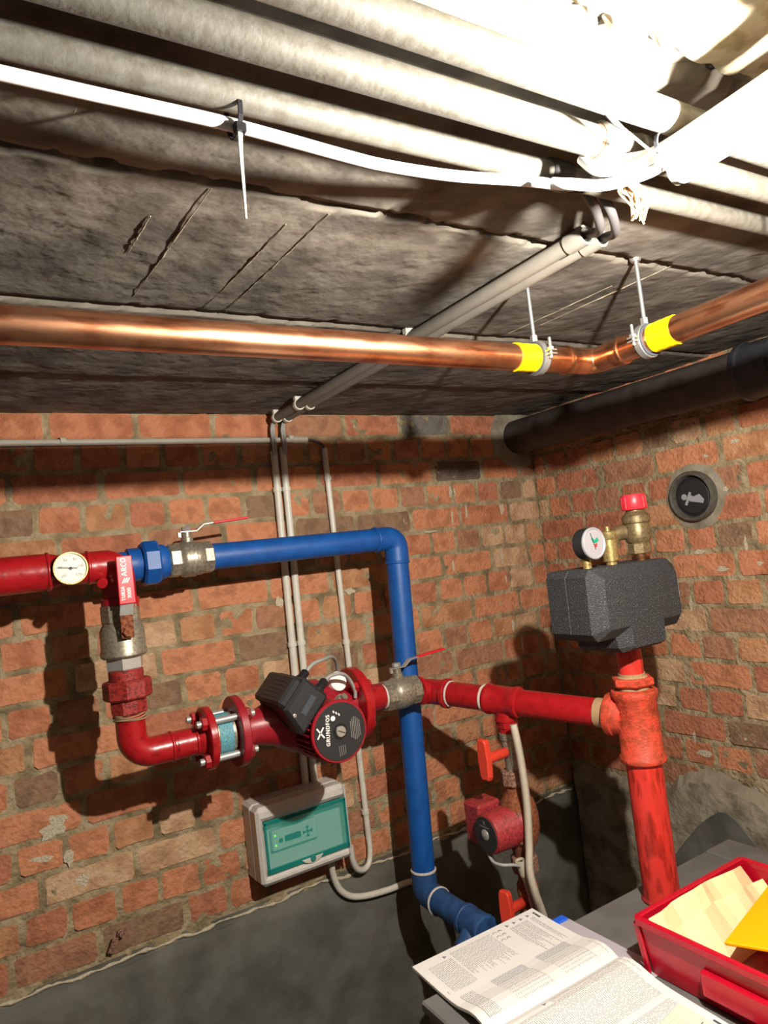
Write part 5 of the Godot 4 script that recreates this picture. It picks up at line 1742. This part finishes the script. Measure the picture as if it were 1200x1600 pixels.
func page_texture(sd: int, left: bool) -> ImageTexture:
	# rows run down the image, lines of print as broken dark strokes
	var r := RandomNumberGenerator.new()
	r.seed = sd
	var w := 720
	var h := 1020
	var im := Image.create(w, h, false, Image.FORMAT_RGB8)
	im.fill(C8(220, 219, 215))
	var ink := C8(70, 70, 74)
	var text_line := func(x0: int, x1: int, y: int, th: int) -> void:
		var x := x0
		while x < x1:
			var l := r.randi_range(8, 34)
			im.fill_rect(Rect2i(x, y, mini(l, x1 - x), th), C8(62, 62, 66) if r.randf() < 0.7 else C8(92, 92, 95))
			x += l + r.randi_range(4, 8)
	var tri_mark := func(cx: int, cy: int, s: int) -> void:
		for j in s:
			var hw := int(s * 0.55 * j / s)
			im.fill_rect(Rect2i(cx - hw, cy + j, 2 * hw + 1, 1), C8(90, 90, 94))
		im.fill_rect(Rect2i(cx - 1, cy + int(s * 0.35), 3, int(s * 0.4)), C8(230, 230, 228))
	if left:
		im.fill_rect(Rect2i(40, 26, 70, 16), ink)
		im.fill_rect(Rect2i(60, 30, 4, 8), C8(220, 220, 220))
		text_line.call(520, 680, 30, 3)
		var y := 70
		for i in 4:
			tri_mark.call(48, y + 6 + i * 62, 26)
			text_line.call(80, 400, y + i * 62, 4)
			for j in r.randi_range(2, 4):
				text_line.call(80, r.randi_range(250, 390), y + 13 + i * 62 + j * 11, 3)
		for q in [[440, 80], [470, 100], [440, 120], [470, 140]]:
			pass
		# marks of conformity
		for k in 3:
			for j in 14:
				var a := PI * 0.5 + PI * j / 13.0
				im.fill_rect(Rect2i(60 + k * 44 + int(cos(a) * 13), 350 + int(sin(a) * 15), 4, 4), ink)
				im.fill_rect(Rect2i(60 + k * 44 + int(cos(a) * 13), 394 + int(sin(a) * 15), 4, 4), ink)
			im.fill_rect(Rect2i(50 + k * 44, 348, 12, 4), ink)
		y = 430
		while y < 760:
			text_line.call(40, r.randi_range(240, 340), y, 3)
			y += 12
		# table
		for k in 2:
			var tx := 400
			var ty := 120 + k * 360
			im.fill_rect(Rect2i(tx, ty, 280, 2), ink)
			im.fill_rect(Rect2i(tx, ty, 80, 250), C8(206, 206, 206))
			for j in 17:
				text_line.call(tx + 4, tx + 74, ty + 8 + j * 15, 3)
				for c in 7:
					im.fill_rect(Rect2i(tx + 90 + c * 27, ty + 8 + j * 15, r.randi_range(8, 18), 3), C8(110, 110, 112))
				im.fill_rect(Rect2i(tx, ty + 16 + j * 15, 280, 1), C8(170, 170, 170))
		y = 780
		tri_mark.call(50, 790, 26)
		while y < 950:
			text_line.call(80, 350, y, 3)
			text_line.call(400, 670, y + 90 if y + 90 < 960 else 955, 3)
			y += 12
		text_line.call(320, 350, 985, 4)
	else:
		im.fill_rect(Rect2i(610, 26, 70, 16), ink)
		text_line.call(30, 190, 30, 3)
		var y := 70
		while y < 620:
			text_line.call(30, 340, y, 3)
			text_line.call(380, r.randi_range(600, 690), y, 3)
			y += r.randi_range(11, 13)
			if r.randf() < 0.07:
				y += 10
		tri_mark.call(46, 640, 28)
		while y < 970:
			text_line.call(80, 340, y, 3)
			y += 12
		im.fill_rect(Rect2i(390, 650, 260, 3), ink)
		im.fill_rect(Rect2i(390, 900, 260, 3), ink)
		im.fill_rect(Rect2i(390, 650, 3, 250), ink)
		im.fill_rect(Rect2i(648, 650, 3, 250), ink)
		for i in 40:
			im.fill_rect(Rect2i(400 + r.randi_range(0, 200), 660 + r.randi_range(0, 220), r.randi_range(8, 50), 2), ink)
	im.generate_mipmaps()
	return ImageTexture.create_from_image(im)

func build_table_things() -> void:
	var ty := -0.9785
	# booklet lying open; its spine runs along x
	var t := thing("open_booklet", "open instruction booklet with small print and tables on the boiler top", "booklet", V(-0.93, ty, 0.862))
	for side in 2:
		var prof := []
		var n := 15
		for i in n:
			var f := float(i) / (n - 1)
			# bulge near the spine, falling away to the edge
			var yy := ty + 0.0055 + 0.012 * exp(-pow((f - 0.16) / 0.16, 2.0)) * smoothstep(0.0, 0.1, f + 0.03) + 0.004 * (1.0 - f)
			var zz := 0.862 + (f * 0.232 if side == 1 else -f * 0.232)
			if side == 0:
				yy += 0.002 * smoothstep(0.7, 1.0, f)
			prof.append(Vector2(zz, yy))
		var g := G.new()
		var rows := []
		var m := 9
		for i in m:
			var row := []
			var fx := float(i) / (m - 1)
			for j in n:
				var q: Vector2 = prof[j] if side == 1 else prof[n - 1 - j]
				var px := -0.780 - 0.300 * fx - (q.x - 0.862) * 0.04
				row.append(V(px, q.y + 0.001 * fx * fx, q.x))
			rows.append(row)
		sheet(g, rows)
		var pm := mat(Color.WHITE, 0.7)
		pm.albedo_texture = page_texture(7 + side, side == 0)
		part(t, "page", g, pm, ["left page with tables and warning triangles", "right page in dense small print"][side])
		# paper block below the top sheet
		g = G.new()
		for i in m - 1:
			for j in n - 1:
				var d := Vector3(0, -0.0006, 0)
				var a: Vector3 = rows[i][j] + d
				var b: Vector3 = rows[i][j + 1] + d
				var c: Vector3 = rows[i + 1][j + 1] + d
				var e: Vector3 = rows[i + 1][j] + d
				g.quad(a, b, c, e, Vector3.UP)
				var lo := func(v3: Vector3) -> Vector3: return Vector3(v3.x, v3.y - 0.0042, v3.z)
				g.quad(lo.call(a), lo.call(b), lo.call(c), lo.call(e), Vector3.DOWN)
				if i == 0:
					g.quad(a, b, lo.call(b), lo.call(a), Vector3.RIGHT)
				if i == m - 2:
					g.quad(e, c, lo.call(c), lo.call(e), Vector3.LEFT)
				if j == 0:
					g.quad(a, e, lo.call(e), lo.call(a), Vector3.FORWARD)
				if j == n - 2:
					g.quad(b, c, lo.call(c), lo.call(b), Vector3.BACK)
		part(t, "page_block", g, M.paper)
	# squared note card on the right page
	var im := Image.create(240, 160, false, Image.FORMAT_RGB8)
	im.fill(C8(232, 222, 190))
	for i in range(0, 240, 16):
		im.fill_rect(Rect2i(i, 40, 1, 120), C8(180, 168, 140))
	for i in range(40, 160, 16):
		im.fill_rect(Rect2i(0, i, 240, 1), C8(180, 168, 140))
	var rr := RandomNumberGenerator.new()
	rr.seed = 4
	for i in 9:
		im.fill_rect(Rect2i(70 + i * 14, 12 + rr.randi_range(0, 5), 3, 14), C8(110, 104, 92))
		im.fill_rect(Rect2i(70 + i * 14, 14 + rr.randi_range(0, 9), 9, 3), C8(110, 104, 92))
	var nm := mat(Color.WHITE, 0.8)
	nm.albedo_texture = ImageTexture.create_from_image(im)
	var g := G.new()
	var nr := []
	for i in 2:
		var row := []
		for j in 2:
			row.append(V(-0.815 - 0.11 * i, ty + 0.0165 + 0.0005 * i, 1.012 + 0.16 * j + 0.02 * i))
		nr.append(row)
	sheet(g, nr)
	abox(g, V(-0.925, ty + 0.0145, 1.03), V(-0.82, ty + 0.0155, 1.16), 0.0003)
	solo("note_card", g, nm, "small cream squared note card lying on the booklet's right page", "card")
	# clear folder with blue edge, under the booklet
	t = thing("document_folder", "clear plastic folder with a blue edge strip sticking out under the booklet", "folder", V(-0.85, ty, 0.8))
	g = G.new()
	abox(g, V(-1.02, ty + 0.0002, 0.70), V(-0.738, ty + 0.0012, 0.93), 0.0005)
	part(t, "sleeve", g, M.sleeve)
	g = G.new()
	abox(g, V(-0.772, ty + 0.0002, 0.684), V(-0.740, ty + 0.0045, 0.703), 0.0025)
	part(t, "blue_strip", g, M.bluespine)
	# red bin
	t = thing("storage_bin", "red plastic storage bin full of papers on the boiler top", "bin", V(-0.62, ty, 1.1))
	var b0 := [V(-0.762, ty + 0.0005, 0.925), V(-0.480, ty + 0.0005, 0.925), V(-0.480, ty + 0.0005, 1.31), V(-0.762, ty + 0.0005, 1.31)]
	var b1 := [V(-0.776, -0.882, 0.912), V(-0.464, -0.882, 0.912), V(-0.464, -0.882, 1.325), V(-0.776, -0.882, 1.325)]
	var cc := V(-0.62, -0.93, 1.118)
	g = G.new()
	var shr := func(v3: Vector3, k: float) -> Vector3:
		return Vector3(v3.x + signf(cc.x - v3.x) * k, v3.y, v3.z + signf(cc.z - v3.z) * k)
	for i in 4:
		var j := (i + 1) % 4
		g.out_quad(b0[i], b0[j], b1[j], b1[i], cc)
		var i0: Vector3 = shr.call(b0[i], 0.003) + Vector3(0, 0.003, 0)
		var j0: Vector3 = shr.call(b0[j], 0.003) + Vector3(0, 0.003, 0)
		var i1: Vector3 = shr.call(b1[i], 0.003)
		var j1: Vector3 = shr.call(b1[j], 0.003)
		var nn := ((cc - (i0 + j1) * 0.5) * Vector3(1, 0, 1)).normalized()
		g.quad(i0, j0, j1, i1, nn)
		g.quad(b1[i], b1[j], j1, i1, Vector3.UP)
	g.quad(b0[0], b0[1], b0[2], b0[3], Vector3.DOWN)
	g.quad(shr.call(b0[0], 0.003) + Vector3(0, 0.003, 0), shr.call(b0[1], 0.003) + Vector3(0, 0.003, 0), shr.call(b0[2], 0.003) + Vector3(0, 0.003, 0), shr.call(b0[3], 0.003) + Vector3(0, 0.003, 0), Vector3.UP)
	part(t, "tub", g, M.binred)
	g = G.new()
	for i in 4:
		var j := (i + 1) % 4
		var dn := Vector3(0, -0.004, 0)
		bar(g, b1[i] + dn, b1[j] + dn, Vector3.UP, 0.011, 0.014, 0.002)
	part(t, "rim", g, M.binred)
	g = G.new()
	abox(g, V(-0.7805, -0.958, 1.03), V(-0.762, -0.918, 1.17), 0.003)
	part(t, "label_holder", g, M.binred)
	g = G.new()
	bar(g, V(-0.768, -0.975, 0.917), V(-0.776, -0.89, 0.910), Vector3.LEFT, 0.012, 0.006, 0.002)
	part(t, "corner_rib", g, M.binred)
	# cream sheets leaning in the bin
	for k in 2:
		g = G.new()
		var rows := []
		for i in 7:
			var row := []
			var fi := i / 6.0
			for j in 13:
				var fj := j / 12.0
				var wv := 0.006 * sin(fj * 17.0 + k * 2.0) * (0.3 + fi)
				row.append(V(lerpf(-0.764, -0.482, fj) , lerpf(-0.962, -0.874 - 0.016 * k - 0.018 * absf(fj - 0.5) + wv * 0.6, fi), lerpf(0.985 + 0.03 * k, 0.928 + 0.034 * k, fi) + wv))
			rows.append(row)
		sheet(g, rows)
		var rows2 := []
		for row in rows:
			var r2 := []
			for q in row:
				r2.append(q + Vector3(0, -0.0006, 0.0012))
			rows2.append(r2)
		sheet(g, rows2)
		solo("paper_sheet", g, M.cream, ["cream crumpled paper sheet standing at the back of the red bin", "second cream paper sheet in the red bin, in front of the first"][k], "paper", "cream sheets in the red bin")
	# yellow folder lying in the bin
	g = G.new()
	bbox(g, Transform3D(Basis(Vector3.RIGHT, Vector3(0, 1, 0.0), Vector3(0, 0, 1)).rotated(Vector3.RIGHT, -0.14).rotated(Vector3.UP, 0.23), V(-0.592, -0.866, 1.15)), Vector3(0.24, 0.006, 0.26), 0.0015)
	solo("yellow_folder", g, M.yellow, "bright yellow folder lying in the red bin", "folder")
